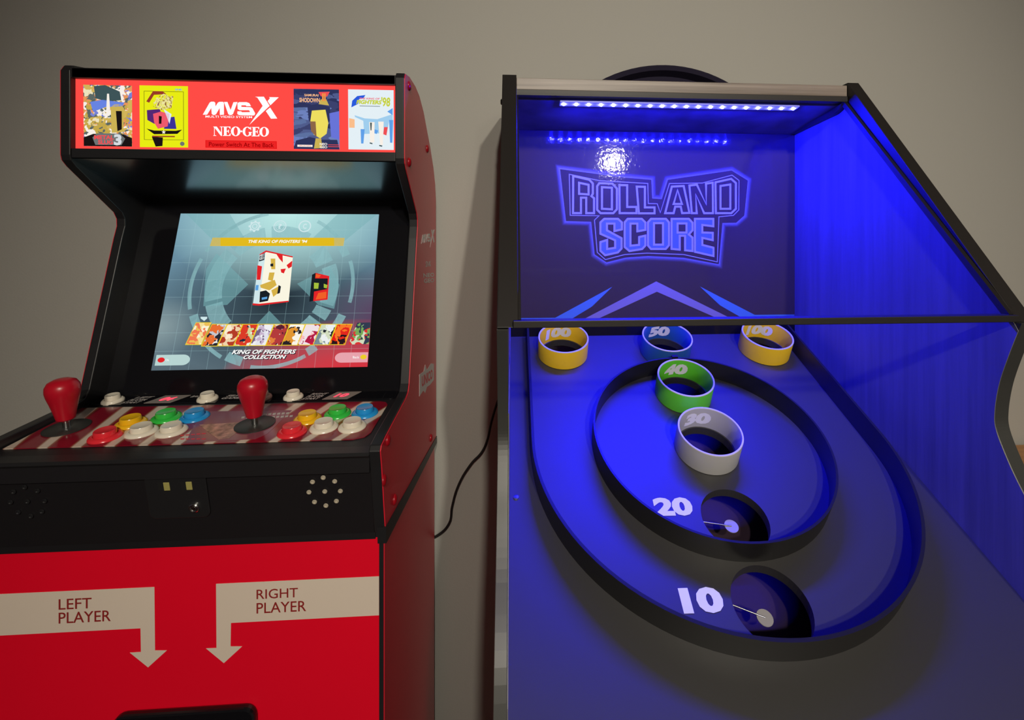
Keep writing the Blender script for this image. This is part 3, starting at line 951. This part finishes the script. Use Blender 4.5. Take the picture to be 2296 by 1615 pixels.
plates('art_marks', DK, [[DK.uv(x, y), DK.uv(x + 9, y - .5), DK.uv(x + 8, y + 1.5), DK.uv(x - 1, y + 2)] for x, y in [(405 + 12 * i, 978 - i) for i in range(5)] + [(405 + 12 * i, 986) for i in range(5)]], .0014, .0016, M['redside'], art)


def button(cu, cv, colr, name, sc=1.0, fr=DK):
    e = lathe(name, fr, cu, cv, [(0, .0004), (.0182 * sc, .0004), (.0185 * sc, .0022), (.0175 * sc, .0042), (.0150 * sc, .0056), (.0132 * sc, .0056), (.0126 * sc, .0040), (.0124 * sc, .0040), (0, .0040)], M['b_' + colr], AC, 40)
    lathe('plunger', fr, cu, cv, [(.0121 * sc, .0025), (.0121 * sc, .0104), (.0113 * sc, .0118), (.0085 * sc, .0113), (0, .0104)], M['b_' + colr], e, 36)
    return e


grp = [('red', -.532, .699), ('yellow', -.5265, .735), ('green', -.4900, .7500), ('blue', -.4515, .7500), ('ivory', -.4945, .7095), ('ivory', -.4565, .7095)]
for dx in (0, .2365):
    for colr, x, y in grp:
        button(x + dx, (y - .0085 - .628) * 1.0067, colr, 'push_button')
for x in (-.6085, -.4704, -.3898, -.3422):
    button(x, (.8035 - .628) * 1.0067, 'ivory', 'start_button', .78)


def joystick(cu, cv):
    e = lathe('joystick', DK, cu, cv, [(0, .0012), (.0250, .0012), (.0252, .0026), (.0235, .0034), (0, .0034)], M['washer'], AC, 40)
    lathe('shaft', DK, cu, cv, [(.0042, .003), (.0042, .018), (0, .018)], M['chrome'], e, 16)
    lathe('bat_top', DK, cu, cv, [(0, .0135), (.0085, .0137), (.0100, .0150), (.0122, .026), (.0150, .038), (.0176, .048), (.0186, .0545), (.0180, .061), (.0150, .0665), (.0095, .0695), (.004, .0703), (0, .0704)], M['bat'], e, 40)


for x, y in ((150, 962), (572, 955)):
    joystick(*DK.uv(x, y))
# start strip
strip = plate('start_strip', DK, rrect(XI0 + .004, .163, XI1 - .006, .197, .008), .0002, .0011, M['gloss'], AC)
sil = offset_poly(rrect(XI0 + .004, .163, XI1 - .006, .197, .008), .0016)
plates('pinstripe', DK, stroke(sil, .0004), .0011, .0013, M['chrome'], strip)
plates('pinstripe', DK, [[(-.204, .166), (-.2028, .166), (-.2028, .190), (-.204, .190)]], .0011, .0013, M['chrome'], strip)


def digits(x0, dg):
    v0, v1 = .1665, .1935
    d = plate('score_display', DK, [(x0, v0), (x0 + .038, v0), (x0 + .052, v1), (x0 + .014, v1)], .0011, .0016, mat('display_window', (.30, .26, .24), .35), AC)
    text('display_digits', dg, DK, (x0 + .020, v1 - .007), (x0 + .038, v1 - .007), (x0 + .014, v0 + .007), emit('red_led_digits', (255, 60, 80), 2.2), d, .0018, .04, px=False)


digits(-.557, '04')
digits(-.295, '10')


def small(lines, x0, wd):
    for i, t in enumerate(lines):
        v1 = .1915 - i * .0088
        text('strip_lettering', t, DK, (x0 - i * .0035, v1), (x0 - i * .0035 + wd, v1), (x0 - i * .0035 - .002, v1 - .0066), M['greyprint'], strip, .0013, .03, .1, px=False)


small(['RIGHT', 'PLAYER', 'START'], -.318, .025)
small(['LEFT', 'PLAYER', 'START'], -.582, .025)
small(['SELECT', 'GAME'], -.446, .028)
small(['BACK'], -.500, .018)

# ---- fascia below the deck
fd = Vector((0, .653 - .6315, -.372 + .268)).normalized()
FA = Frame((0, .6315, -.268), (1, 0, 0), -fd)
prism('fascia', [(.6315, -.264), (.653, -.372), (.67, -.372), (.65, -.264)], XI0, XI1, M['black'], AC)
cp = [FA.uv(*q) for q in ((335, 1062), (461, 1058), (466, 1158), (338, 1162))]
coin = plate('coin_plate', FA, rrect(cp[3][0] + .001, cp[3][1], cp[1][0], cp[1][1], .008), .0002, .0022, M['tmold'], AC, .0008)
for x in (377, 427):
    c = FA.uv(x, 1088 - (x - 377) * .03)
    plate('coin_slot', FA, [(c[0] - .0035, c[1] - .0055), (c[0] + .0035, c[1] - .0055), (c[0] + .0035, c[1] + .0055), (c[0] - .0035, c[1] + .0055)], .0022, .0030, M['slotamber'], coin, .0005)
    plate('dark_slot', FA, [(c[0] - .010, c[1] - .0055), (c[0] - .0045, c[1] - .0055), (c[0] - .0045, c[1] + .0055), (c[0] - .010, c[1] + .0055)], .0022, .0024, M['hole'], coin)  # dark slot left of each amber one
c = FA.uv(439, 1135)
lathe('lock', FA, *c, [(0, .0022), (.0062, .0022), (.0062, .0042), (.0050, .0052), (.0042, .0052), (.0040, .0040), (.0025, .0040), (.0022, .0048), (0, .0048)], M['chrome'], AC, 24)
hp = [(1683, 200), (1588, 238), (1785, 233), (1557, 329), (1697, 323), (1835, 319), (1606, 416), (1707, 448), (1800, 408)]
for x, y in hp:
    c = FA.uv(300 + x / 3.9586, 1020 + y / 3.9586)
    lathe('speaker_hole', FA, *c, [(.0019, .0002), (.0030, .0004), (.0029, .0012), (.0020, .0014), (.0014, .0004), (0, .0003)], M['brass'], AC, 16)
for x, y in hp:
    c = FA.uv(300 + x / 3.9586, 1020 + y / 3.9586)
    lathe('speaker_hole', FA, -.816 - c[0], c[1], [(.0019, .0002), (.0030, .0004), (.0029, .0012), (.0020, .0014), (.0014, .0004), (0, .0003)], M['tmold'], AC, 16)  # left holes are unlit; that shade is put into a black material

# ---- side details
SR = Frame((XR, 0, 0), (0, 1, 0), (0, 0, 1))
for x, y in ((917, 193), (957.7, 334), (917.6, 364), (869.7, 987), (860.6, 1077), (885, 1120), (966, 982)):
    c = SR.uv(x, y)
    lathe('side_bolt', SR, *c, [(.0075, 0), (.0074, .0012), (.006, .0028), (.003, .0036), (0, .0038)], M['boltred'], AC, 20)
prism('bottom_trim', [(.650, -.364), (1.078, -.413), (1.078, -.427), (.652, -.386)], XR - .010, XR + .0012, M['tmold'], AC)
prism('bottom_trim', [(.650, -.364), (1.078, -.413), (1.078, -.427), (.652, -.386)], XL - .0012, XL + .010, M['tmold'], AC)
# side lettering
sl = [[(x / 1700.0, (895 - y) / 625.0) for x, y in g] for g in [sh(q, -250, 0) for q in logo]]
o0, o1, o2 = SR.uv(944, 519), SR.uv(974.5, 514), SR.uv(944, 562)
plates('side_logo', SR, [[(o2[0] + (o1[0] - o0[0]) * x + (o0[0] - o2[0]) * y, o2[1] + (o1[1] - o0[1]) * x + (o0[1] - o2[1]) * y) for x, y in g] for g in sl], 0, .0003, M['sideprint'], AC)
text('side_lettering', 'SNK', SR, (954, 586), (966, 585), (954, 599), M['sideprint'], AC, .0003, .03)
text('side_lettering', 'NEO', SR, (948.5, 613), (973, 611.5), (949, 623), M['sideprint'], AC, .0003, .03)
text('side_lettering', 'GEO', SR, (950, 625), (973, 624), (950, 635), M['sideprint'], AC, .0003, .03)
sp_ = [(940, 840), (950, 833), (953, 818), (957, 830), (966, 815), (972.5, 816), (972.5, 852), (964, 863), (957, 868), (953, 882), (949, 876), (940, 889)]
plates('side_badge', SR, [[SR.uv(*q) for q in sp_]], 0, .0003, M['sideprint'], AC)
text('badge_lettering', 'UNICO', SR, (945, 844), (969.5, 827), (945, 869), M['redside'], AC, .0006, .04)

# ---- base stand
BX0, BX1 = XL + .003, XR - .003
bprof = [(.657, -.3735), (1.07, -.424), (1.07, -1.25), (.657, -1.25)]
prism('base_side', bprof, BX1 - .0105, BX1 - .001, M['tmold'], AC)
prism('base_side', bprof, BX0 + .001, BX0 + .0105, M['tmold'], AC)
ip = [(.659, -.3745), (1.069, -.425), (1.069, -1.249), (.659, -1.249)]
prism('base_vinyl', ip, BX1 - .001, BX1, M['redside'], AC)
prism('base_vinyl', ip, BX0, BX0 + .001, M['redside'], AC)
box('base_rail', BX0 + .0105, BX1 - .0105, .655, .672, -.3815, -.3725, M['black'], AC)
box('base_top', BX0 + .0105, BX1 - .0105, .660, 1.06, -.44, -.432, M['black'], AC)
box('base_back', BX0 + .0105, BX1 - .0105, 1.055, 1.067, -1.25, -.43, M['black'], AC)
FP = Frame((0, .6565, 0), (1, 0, 0), (0, 0, 1))
PX0, PX1 = BX0 + .0105, FP.uv(850, 1300)[0]
panel = plate('base_front', FP, [(PX0, -1.25), (PX1, -1.25), (PX1, -.3805), (PX0, -.3805)], -.012, 0, M['redfront'], AC)


def C4(x, y):
    return FP.uv(x / 1.997, 1180 + y / 1.997)


la = [C4(*q) for q in ((0, 303), (692, 272), (695, 556), (748, 556), (664, 632), (582, 566), (632, 563), (630, 457), (0, 490))]
zt, zb = la[1][1], la[7][1]
la[0] = (PX0, zt)
la[8] = (PX0, zb)
ra = [C4(*q) for q in ((968, 258), (1697, 225), (1697, 400), (1035, 433), (1033, 538), (1085, 538), (1003, 613), (923, 547), (970, 545))]
ra[1] = (PX1, ra[0][1])
ra[2] = (PX1, ra[3][1])
plates('arrow_print', FP, [la], .0001, .0004, M['cream'], panel)
plates('arrow_print', FP, [ra], .0001, .0004, M['cream'], panel)
for t, x0, x1, y0, y1 in (('LEFT', 265, 412, 326, 373), ('PLAYER', 265, 498, 386, 435), ('RIGHT', 1150, 1335, 283, 326), ('PLAYER', 1150, 1372, 343, 390)):
    a_, b_ = C4(x0, y0), C4(x1, y0 - (x1 - x0) * .045)
    cc = C4(x0, y1)
    text('arrow_lettering', t, FP, (a_[0], a_[1]), (b_[0], a_[1]), (a_[0], cc[1]), M['redtext'], panel, .0008, .004, px=False)
k0, k1 = FP.uv(262, 1590), FP.uv(580, 1575)
dz = k0[1] * .5 + k1[1] * .5
door = plate('coin_door', FP, rrect(k0[0], dz - .26, k1[0], dz, .014), .0002, .010, M['gloss'], AC, .003)
plate('door_recess', FP, rrect(k0[0] + .03, dz - .22, k1[0] - .03, dz - .05, .008), .010, .0115, M['tmold'], door, .001)

# ================================================================== roll-and-score machine
TH = math.radians(25.6)
PF = Frame((0, 1.03, -.194), (1, 0, 0), (0, cos(TH), sin(TH)))      # playfield plane: u right, v up the slope
RX0, RX1 = .0062, .605
UC = .3025
RM = thing('ball_rolling_machine', 'ball-rolling arcade game with numbered cups, lit blue by its canopy LED strip', 'arcade game', (.30, .80, 0))
DBK = 1.03
# upper side panels (sloping front) and lower side panels (curved front)
up = [(.862, .291), (1.05, .291), (1.05, -.20), (.60, -.20), (.556, -.0945)]
upL = [(.862, .291), (1.05, .291), (1.05, -.0945), (.556, -.0945)]
prism('upper_side', upL, -.0180, RX0, M['dark'], RM, .0008)
core = [(.862, .291), (1.05, .291), (1.05, -.0945), (.556, -.0945)]
prism('upper_side', core, RX1 + .0008, RX1 + .022, M['dark'], RM, .0008)


def catmull(P, n=6):
    out = []
    for i in range(len(P) - 1):
        p0, p1, p2, p3 = P[max(i - 1, 0)], P[i], P[i + 1], P[min(i + 2, len(P) - 1)]
        for k in range(n):
            t = k / n
            out.append(tuple(.5 * (2 * p1[j] + (p2[j] - p0[j]) * t + (2 * p0[j] - 5 * p1[j] + 4 * p2[j] - p3[j]) * t * t + (3 * p1[j] - p0[j] - 3 * p2[j] + p3[j]) * t ** 3) for j in range(2)))
    out.append(P[-1])
    return out


crv = catmull([(.552, -.096), (.566, -.134), (.579, -.175), (.585, -.212), (.583, -.236), (.567, -.270), (.549, -.299), (.520, -.340), (.470, -.40), (.44, -.46)])
lowp = [(1.05, -.096)] + crv + [(.40, -.60), (.40, -1.25), (1.05, -1.25)]
prism('lower_side', lowp, -.0180, -.0052, M['greyedge'], RM, .0006)
prism('lower_side', lowp, RX1 + .0008, RX1 + .0195, M['greyedge'], RM, .0006)
# wood-print lining on the right inner face, a strip lining on the left
lin = [(.866, .255), (DBK, .235), (DBK, -.60), (.42, -.60), (.46, -.43)] + list(reversed(crv[2:-6])) + [(.560, -.098)]
prism('side_lining', lin, RX1, RX1 + .0008, M['woodv'], RM)
prism('side_lining', [(.585, -.20), (DBK, -.10), (DBK, -.60), (.42, -.60), (.46, -.43), (.54, -.315), (.582, -.24)], -.0052, -.0044, M['woodv'], RM)
box('canopy_front', RX0, RX1, .862, .878, .2660, .2860, M['wood'], RM, .0008)
prism('canopy_front_edge', [(.8605, .2560), (.8605, .2655), (.878, .2655), (.878, .2555)], RX0, RX1, M['dark'], RM)
prism('canopy_roof', [(.878, .272), (.878, .2525), (DBK, .234), (1.05, .234), (1.05, .272)], RX0, RX1, mat('canopy_underside', (.16, .14, .15), .38, noise=(14, .5)), RM)
prism('canopy_trim', [(.862, .2535), (1.028, .2345), (1.028, .2325), (.885, .2400), (.872, .2440)], RX1 - .010, RX1, M['dark'], RM)
# clear pane
pd = Vector((0, .864 - .558, .262 + .086)).normalized()
PN = Frame((0, .5595, -.085), (1, 0, 0), pd)
plen = math.hypot(.864 - .558, .262 + .086) - .004
plate('clear_pane', PN, [(RX0 + .001, 0), (RX1 - .001, 0), (RX1 - .001, plen), (RX0 + .001, plen)], -.0015, .0015, M['pane'], RM)
plate('pane_channel', PN, [(RX1 - .006, 0), (RX1, 0), (RX1, plen), (RX1 - .006, plen)], -.010, -.0017, M['dark'], RM)
plate('pane_channel', PN, [(RX0, 0), (RX0 + .003, 0), (RX0 + .003, plen), (RX0, plen)], -.010, -.0017, M['dark'], RM)
box('front_bar', RX0 - .006, RX1, .553, .570, -.0948, -.0868, M['dark'], RM, .0008)

# LED strip
cdv = Vector((0, DBK - .878, .234 - .2525)).normalized()
CE = Frame((0, .8826, .2515), (1, 0, 0), -cdv)          # ceiling plane, normal pointing down
if CE.N.z > 0:
    CE = Frame((0, .8826, .2515), (-1, 0, 0), -cdv)
sgn = 1 if CE.U.x > 0 else -1
m = mat('led_channel', (.55, .55, .62), .25, em=((.10, .12, 1.0), .35))  # slight emission stands in for LED light diffused through the plastic
stripo = plate('led_strip', CE, [(sgn * .083, -.010), (sgn * .523, -.010), (sgn * .523, .009), (sgn * .083, .009)], .0002, .004, m, RM, .0012)
ME_LED = bpy.data.materials.new('blue_led')
ME_LED.use_nodes = True
nt = ME_LED.node_tree
nt.nodes.clear()
o_ = N(nt, 'ShaderNodeOutputMaterial')
e_ = N(nt, 'ShaderNodeEmission')
e_.inputs[0].default_value = (.006, .006, 1, 1)
e_.inputs[1].default_value = 7600.0
nt.links.new(e_.outputs[0], o_.inputs[0])
for i in range(20):
    lathe('led', CE, sgn * (.0905 + i * (.515 - .0905) / 19), 0, [(.0028, .004), (.0026, .0052), (.0016, .0062), (0, .0066)], ME_LED, stripo, 12)

# backboard with its print
BB = Frame((0, DBK, 0), (1, 0, 0), (0, 0, 1))
bb = plate('backboard', BB, [(RX0, -.16), (RX1, -.16), (RX1, .2336), (RX0, .2336)], -.010, 0, M['backboard'], RM)
box('lower_backboard', -.0044, RX1, DBK, 1.04, -.215, -.1605, M['gloss'], RM)


def B1(x, y):
    return BB.uv(x / 4.783 + 1240, y / 4.783 + 370)


letters1 = [([(205, 105), (395, 150), (437, 195), (437, 312), (425, 332), (450, 352), (450, 528), (345, 528), (345, 362), (310, 362), (310, 528), (203, 528)], [(290, 205), (370, 222), (370, 305), (290, 300)]),
            ([(490, 185), (640, 190), (695, 250), (695, 480), (650, 528), (505, 528), (462, 485), (462, 225)], [(535, 250), (620, 255), (620, 465), (535, 460)]),
            ([(700, 205), (805, 208), (805, 440), (905, 440), (905, 528), (703, 528)], None),
            ([(885, 222), (995, 225), (995, 445), (1098, 445), (1098, 530), (910, 530)], None),
            ([(1265, 222), (1408, 215), (1475, 525), (1375, 528), (1360, 458), (1318, 458), (1300, 528), (1188, 528)], [(1335, 285), (1368, 408), (1305, 408)]),
            ([(1450, 212), (1548, 200), (1640, 415), (1628, 192), (1722, 178), (1725, 528), (1612, 528), (1530, 320), (1552, 528), (1478, 528)], None),
            ([(1730, 178), (1912, 138), (1970, 190), (1970, 475), (1915, 528), (1735, 528)], [(1805, 235), (1890, 222), (1890, 460), (1805, 460)])]
letters2 = [([(545, 568), (700, 568), (748, 612), (748, 700), (648, 722), (648, 640), (588, 640), (588, 695), (745, 780), (745, 900), (700, 948), (555, 980), (497, 925), (497, 820), (590, 790), (590, 890), (655, 880), (655, 815), (497, 745), (497, 612)], None),
            ([(795, 568), (955, 568), (1000, 612), (1000, 705), (893, 725), (893, 640), (840, 640), (840, 855), (912, 848), (912, 765), (1000, 745), (1000, 868), (960, 912), (815, 935), (757, 885), (757, 612)], None),
            ([(1045, 568), (1215, 568), (1253, 612), (1253, 865), (1212, 912), (1045, 912), (1007, 868), (1007, 612)], [(1092, 635), (1168, 635), (1168, 845), (1092, 845)]),
            ([(1260, 568), (1460, 568), (1505, 615), (1505, 705), (1470, 745), (1505, 775), (1505, 935), (1405, 925), (1405, 770), (1368, 770), (1368, 920), (1260, 910)], [(1345, 638), (1420, 638), (1420, 715), (1345, 715)]),
            ([(1510, 568), (1728, 568), (1728, 670), (1610, 655), (1610, 715), (1722, 718), (1722, 820), (1610, 795), (1610, 850), (1730, 880), (1730, 990), (1510, 940)], None)]
SW = .0042
for outer, inner in letters1 + letters2:
    po = [B1(*q) for q in outer]
    band = stroke(po, SW)
    if inner:
        band += stroke([B1(*q) for q in inner], -SW)
    plates('title_outline', BB, band, .0004, .0006, M['bb_outline'], bb)
for outer, inner in letters2:
    po = offset_poly([B1(*q) for q in outer], SW * .9)
    sp2 = [po]
    if inner:
        sp2.append(offset_poly([B1(*q) for q in inner], -SW * .9))
    holed('title_fill', BB, sp2, .0002, .0004, M['bb_blue'], bb)
ctr = [(70, 40), (135, 607), (405, 615), (442, 962), (572, 1050), (780, 998), (1020, 982), (1400, 1000), (1780, 1070), (1820, 627), (1965, 625), (2055, 545), (2093, 165), (1915, 55), (1228, 155), (1162, 362), (1067, 355), (1058, 155), (780, 132)]
pc = [B1(*q) for q in ctr]
inn = [(170, 95), (180, 545), (485, 548), (440, 590), (470, 940), (560, 1020), (770, 965), (1010, 950), (1400, 965), (1765, 1045), (1782, 560), (1935, 545), (1995, 485), (1998, 165), (1920, 105), (1600, 190), (1245, 195), (1150, 505), (1120, 412), (1025, 410), (1020, 195), (500, 165)]
plates('title_border', BB, stroke([B1(*q) for q in inn], .0016), .0002, .0004, M['bb_outline'], bb)
# printed soft halo around the title
m = mat('print_halo', (.26, .26, .48), .3)
nt = m.node_tree
b = nt.nodes['Principled BSDF']
at = N(nt, 'ShaderNodeAttribute', attribute_name='halo')
pw = N(nt, 'ShaderNodeMath', operation='POWER')
pw.inputs[1].default_value = 1.8
nt.links.new(at.outputs['Fac'], pw.inputs[0])
nt.links.new(pw.outputs[0], b.inputs['Alpha'])
q0, q1 = offset_poly(pc, .0008), offset_poly(pc, -.0100)
n = len(pc)
ha = mesh('title_halo', [BB.p(*p_, .0003) for p_ in q0] + [BB.p(*p_, .0003) for p_ in q1], [(i, (i + 1) % n, n + (i + 1) % n, n + i) for i in range(n)], m, bb)
attr = ha.data.attributes.new('halo', 'FLOAT', 'POINT')
for i in range(2 * n):
    attr.data[i].value = .85 if i < n else 0.0


def B2(x, y):
    return BB.uv(x / 3.532 + 1150, y / 3.532 + 600)


plates('chevron_print', BB, [[B2(*q) for q in ((555, 412), (1135, 110), (1720, 400), (1620, 403), (1140, 192), (665, 410))]], .0002, .0004, M['bb_chev'], bb)
lo = B2(50, 433)[1]
lst = [B2(*q) for q in ((335, 398), (788, 152), (625, 310), (440, 422))]
plates('stripe_print', BB, [[(RX0 + .001, lst[0][1])] + lst + [(RX0 + .001, lst[3][1])]], .0002, .0004, M['bb_stripe'], bb)
rst = [B2(*q) for q in ((1820, 403), (1640, 300), (1480, 150), (1915, 375))]
plates('stripe_print', BB, [rst + [(RX1 - .001, rst[3][1]), (RX1 - .001, rst[0][1])]], .0002, .0004, M['bb_stripe'], bb)

# playfield with holes
BX = (-.0044, RX1)
cups = [('yellow', '100', .098, -.057), ('blue', '50', UC + .001, -.058), ('yellow', '100', .508, -.057), ('green', '40', .3025, -.1775), ('white', '30', .302, -.299)]
holes = [(.3005, -.416, .0450), (.2995, -.5240, .0455)]
spl = [[(BX[0], -.70), (BX[1], -.70), (BX[1], .0), (BX[0], .0)]]
spl += [list(reversed(circ(c[2], c[3], .0440, 40))) for c in cups]
spl += [list(reversed(circ(u, v, r_, 48))) for u, v, r_ in holes]
pf = holed('playfield', PF, spl, -.014, 0, M['field'], RM)
plate('ball_return', PF, [(BX[0], -.70), (BX[1], -.70), (BX[1], .03), (BX[0], .03)], -.075, -.066, M['inside'], RM)
prism('front_apron', [(.41, -.52), (.43, -.52), (.43, -1.25), (.41, -1.25)], BX[0], BX[1], M['dark'], RM)
for tx, a_, b_, c_ in (('20', (1461, 1117), (1546, 1115.5), (1470, 1158.5)), ('10', (1519, 1319), (1611, 1316), (1534, 1378))):
    text('zone_number', tx, PF, a_, b_, c_, M['num'], pf, .0005, .055, .0)
for (u, v, r_), pd_, w0, nm in ((holes[0], (1640, 1180.5), (1590, 1172), 'a'), (holes[1], (1715, 1386), (1642, 1356), 'b')):
    c = PF.uv(*pd_, -.022)
    d0 = PF.uv(*w0, -.018)
    sd = lathe('ball_switch', PF, *c, [(0, -.0225), (.0095, -.0225), (.0095, -.0215), (0, -.0215)], M['paddle'], RM, 24)
    tube('switch_wire', [PF.p(d0[0] - .012, d0[1] + .002, -.018), PF.p(*d0, -.0185), PF.p(*c, -.0213)], .0009, M['steel'], sd, smooth_path=False)


def band(name, pts, t, h, m, parent, closed, h0=0.0):
    """upright wall of thickness t following a path on the playfield"""
    n = len(pts)
    L_, R_ = [], []
    for i in range(n):
        p0 = Vector(pts[i - 1] if (closed or i > 0) else pts[i])
        p1 = Vector(pts[(i + 1) % n] if (closed or i < n - 1) else pts[i])
        d = (p1 - p0).normalized()
        nn = Vector((-d.y, d.x)) * t / 2
        L_.append(Vector(pts[i]) + nn)
        R_.append(Vector(pts[i]) - nn)
    V = []
    for i in range(n):
        V += [PF.p(*L_[i], h0), PF.p(*L_[i], h), PF.p(*R_[i], h), PF.p(*R_[i], h0)]
    Fc = []
    for i in range(n if closed else n - 1):
        j = (i + 1) % n
        for k in range(4):
            Fc.append((4 * i + k, 4 * j + k, 4 * j + (k + 1) % 4, 4 * i + (k + 1) % 4))
    if not closed:
        Fc += [(0, 1, 2, 3), (4 * n - 1, 4 * n - 2, 4 * n - 3, 4 * n - 4)]
    o = mesh(name, V, Fc, m, parent, True)
    o.data.set_sharp_from_angle(angle=math.radians(35))
    return o


r20 = band('inner_ring', circ(.3015, -.2965, .1765, 96), .003, .0355, M['ring'], RM, True)
plate('ring_clip', PF, [(.295, -.1215), (.306, -.1215), (.306, -.1155), (.295, -.1155)], .020, .039, M['ring'], r20)
U_ = [(.030, .0 - .004 * 0)] + [(.030, -.05 * i) for i in range(1, 6)] + [(.3000 - .2700 * cos(a), -.307 - .2700 * sin(a)) for a in [pi * i / 60 for i in range(61)]] + [(.570, -.25 + .05 * i) for i in range(6)]
band('outer_ring', U_, .004, .0365, M['ring'], RM, False)


def bend_text(txt, cu, cv, rad, phi0, width, h0, h1, m, parent, bold, shear=0.1):
    G, Fc = glyphs(txt, bold, shear)
    me = bpy.data.meshes.new('cup_number')
    me.from_pydata([(x * width, y * (h1 - h0) + h0, 0) for x, y in G], [], Fc)
    bm = bmesh.new()
    bm.from_mesh(me)
    k = 24
    for i in range(1, k):
        bmesh.ops.bisect_plane(bm, geom=bm.verts[:] + bm.edges[:] + bm.faces[:], plane_co=(width * i / k, 0, 0), plane_no=(1, 0, 0))
    for v in bm.verts:
        phi = phi0 + (v.co.x - width / 2) / rad
        v.co = PF.p(cu + rad * sin(phi), cv + rad * cos(phi), v.co.y)
    bm.to_mesh(me)
    bm.free()
    return new_obj('cup_number', me, m, parent)


for colr, tx, u, v in cups:
    RO, RI, HC = .0490, .0462, .0400
    cm = M['cup_' + colr]
    c = lathe('score_cup', PF, u, v, [(RI, -.003), (RI, HC - .0012), (RI + .0005, HC - .0004), (RO - .0005, HC - .0004), (RO, HC - .0012), (RO, .001), (RI + .0005, .0005), (RI, -.003)], cm, RM, 64)
    lathe('cup_rim', PF, u, v, [(RI - .0001, HC - .0014), (RI + .0003, HC), (RO - .0003, HC), (RO + .0001, HC - .0014)], M['rim'], c, 64)
    bend_text(tx, u, v, RI - .0004, -.06 if tx != '100' else (-.16 if u < .3 else .13), .046 if tx != '100' else .057, .0065, .0305, M['num'], c, .065)
for x, y in ((1157, 1116), ):
    c = PF.uv(x, y)
    lathe('board_screw', PF, *c, [(.004, 0), (.0038, .0012), (.002, .0018), (0, .0018)], M['steel'], RM, 16)
sc_ = Frame((-.0180, 0, 0), (0, -1, 0), (0, 0, 1))
lathe('panel_bolt', sc_, -.885, .250, [(.005, 0), (.005, .003), (.003, .004), (0, .004)], M['dark'], RM, 16)

# ================================================================== smaller things
pts = [Frame((0, 1.075, 0), (1, 0, 0), (0, 0, 1)).uv(*q) for q in ((1120, 890), (1112, 912), (1101, 950), (1092, 990), (1080.6, 1015), (1057, 1041), (1028.6, 1088), (1013.4, 1138), (1007, 1175), (981, 1203), (960, 1212))]
cab = tube('power_cable', [(x, 1.078, z + CAMZ) for x, z in pts], .0026, M['cable'])
tag(cab, label='thin black power cable hanging against the wall between the two machines', category='cable')

tf = Frame((.358, 1.099, 0), (1, 0, 0), (0, 0, 1))
TRY = Frame((0, WY, 0), (1, 0, 0), (0, 0, 1))
apex = Frame((0, 1.075, 0), (1, 0, 0), (0, 0, 1)).uv(1492, 147)
RT = .300
tr = lathe('round_tray', TRY, apex[0], apex[1] - RT, [(0, .012), (RT - .060, .012), (RT - .054, .016), (RT - .045, .016), (RT - .040, .012), (RT - .020, .012), (RT - .012, .030), (RT - .004, .032), (RT, .028), (RT - .006, .002), (0, .002)], M['tray'], None, 96)
tag(tr, label='large dark round tray on the wall, rising behind the blue game canopy', category='tray')

DR = thing('wooden_dresser', 'orange oak wooden dresser against the wall right of the blue game', 'dresser', (1.5, .92, 0))
dzt = Frame((0, 1.08, 0), (1, 0, 0), (0, 0, 1)).uv(2282, 999)[1]
box('top', .98, 2.02, .70, 1.085, dzt - .025, dzt, M['oak'], DR, .003)
box('body', 1.0, 2.0, .72, 1.08, -1.19, dzt - .025, M['oak'], DR, .002)
for i in range(3):
    z0 = -1.16 + i * .205
    d = box('drawer', 1.03, 1.97, .703, .72, z0, z0 + .19, M['oak'], DR, .003)
    kf = Frame((0, .703, 0), (1, 0, 0), (0, 0, 1))
    for kx in (1.25, 1.75):
        lathe('knob', kf, kx, z0 + .095, [(.006, 0), (.006, .012), (.014, .018), (.014, .024), (0, .028)], M['steel'], d, 16)
for x in (1.03, 1.93):
    for y in (.74, 1.03):
        box('foot', x, x + .04, y, y + .04, -CAMZ, -1.19, M['oak'], DR, .002)
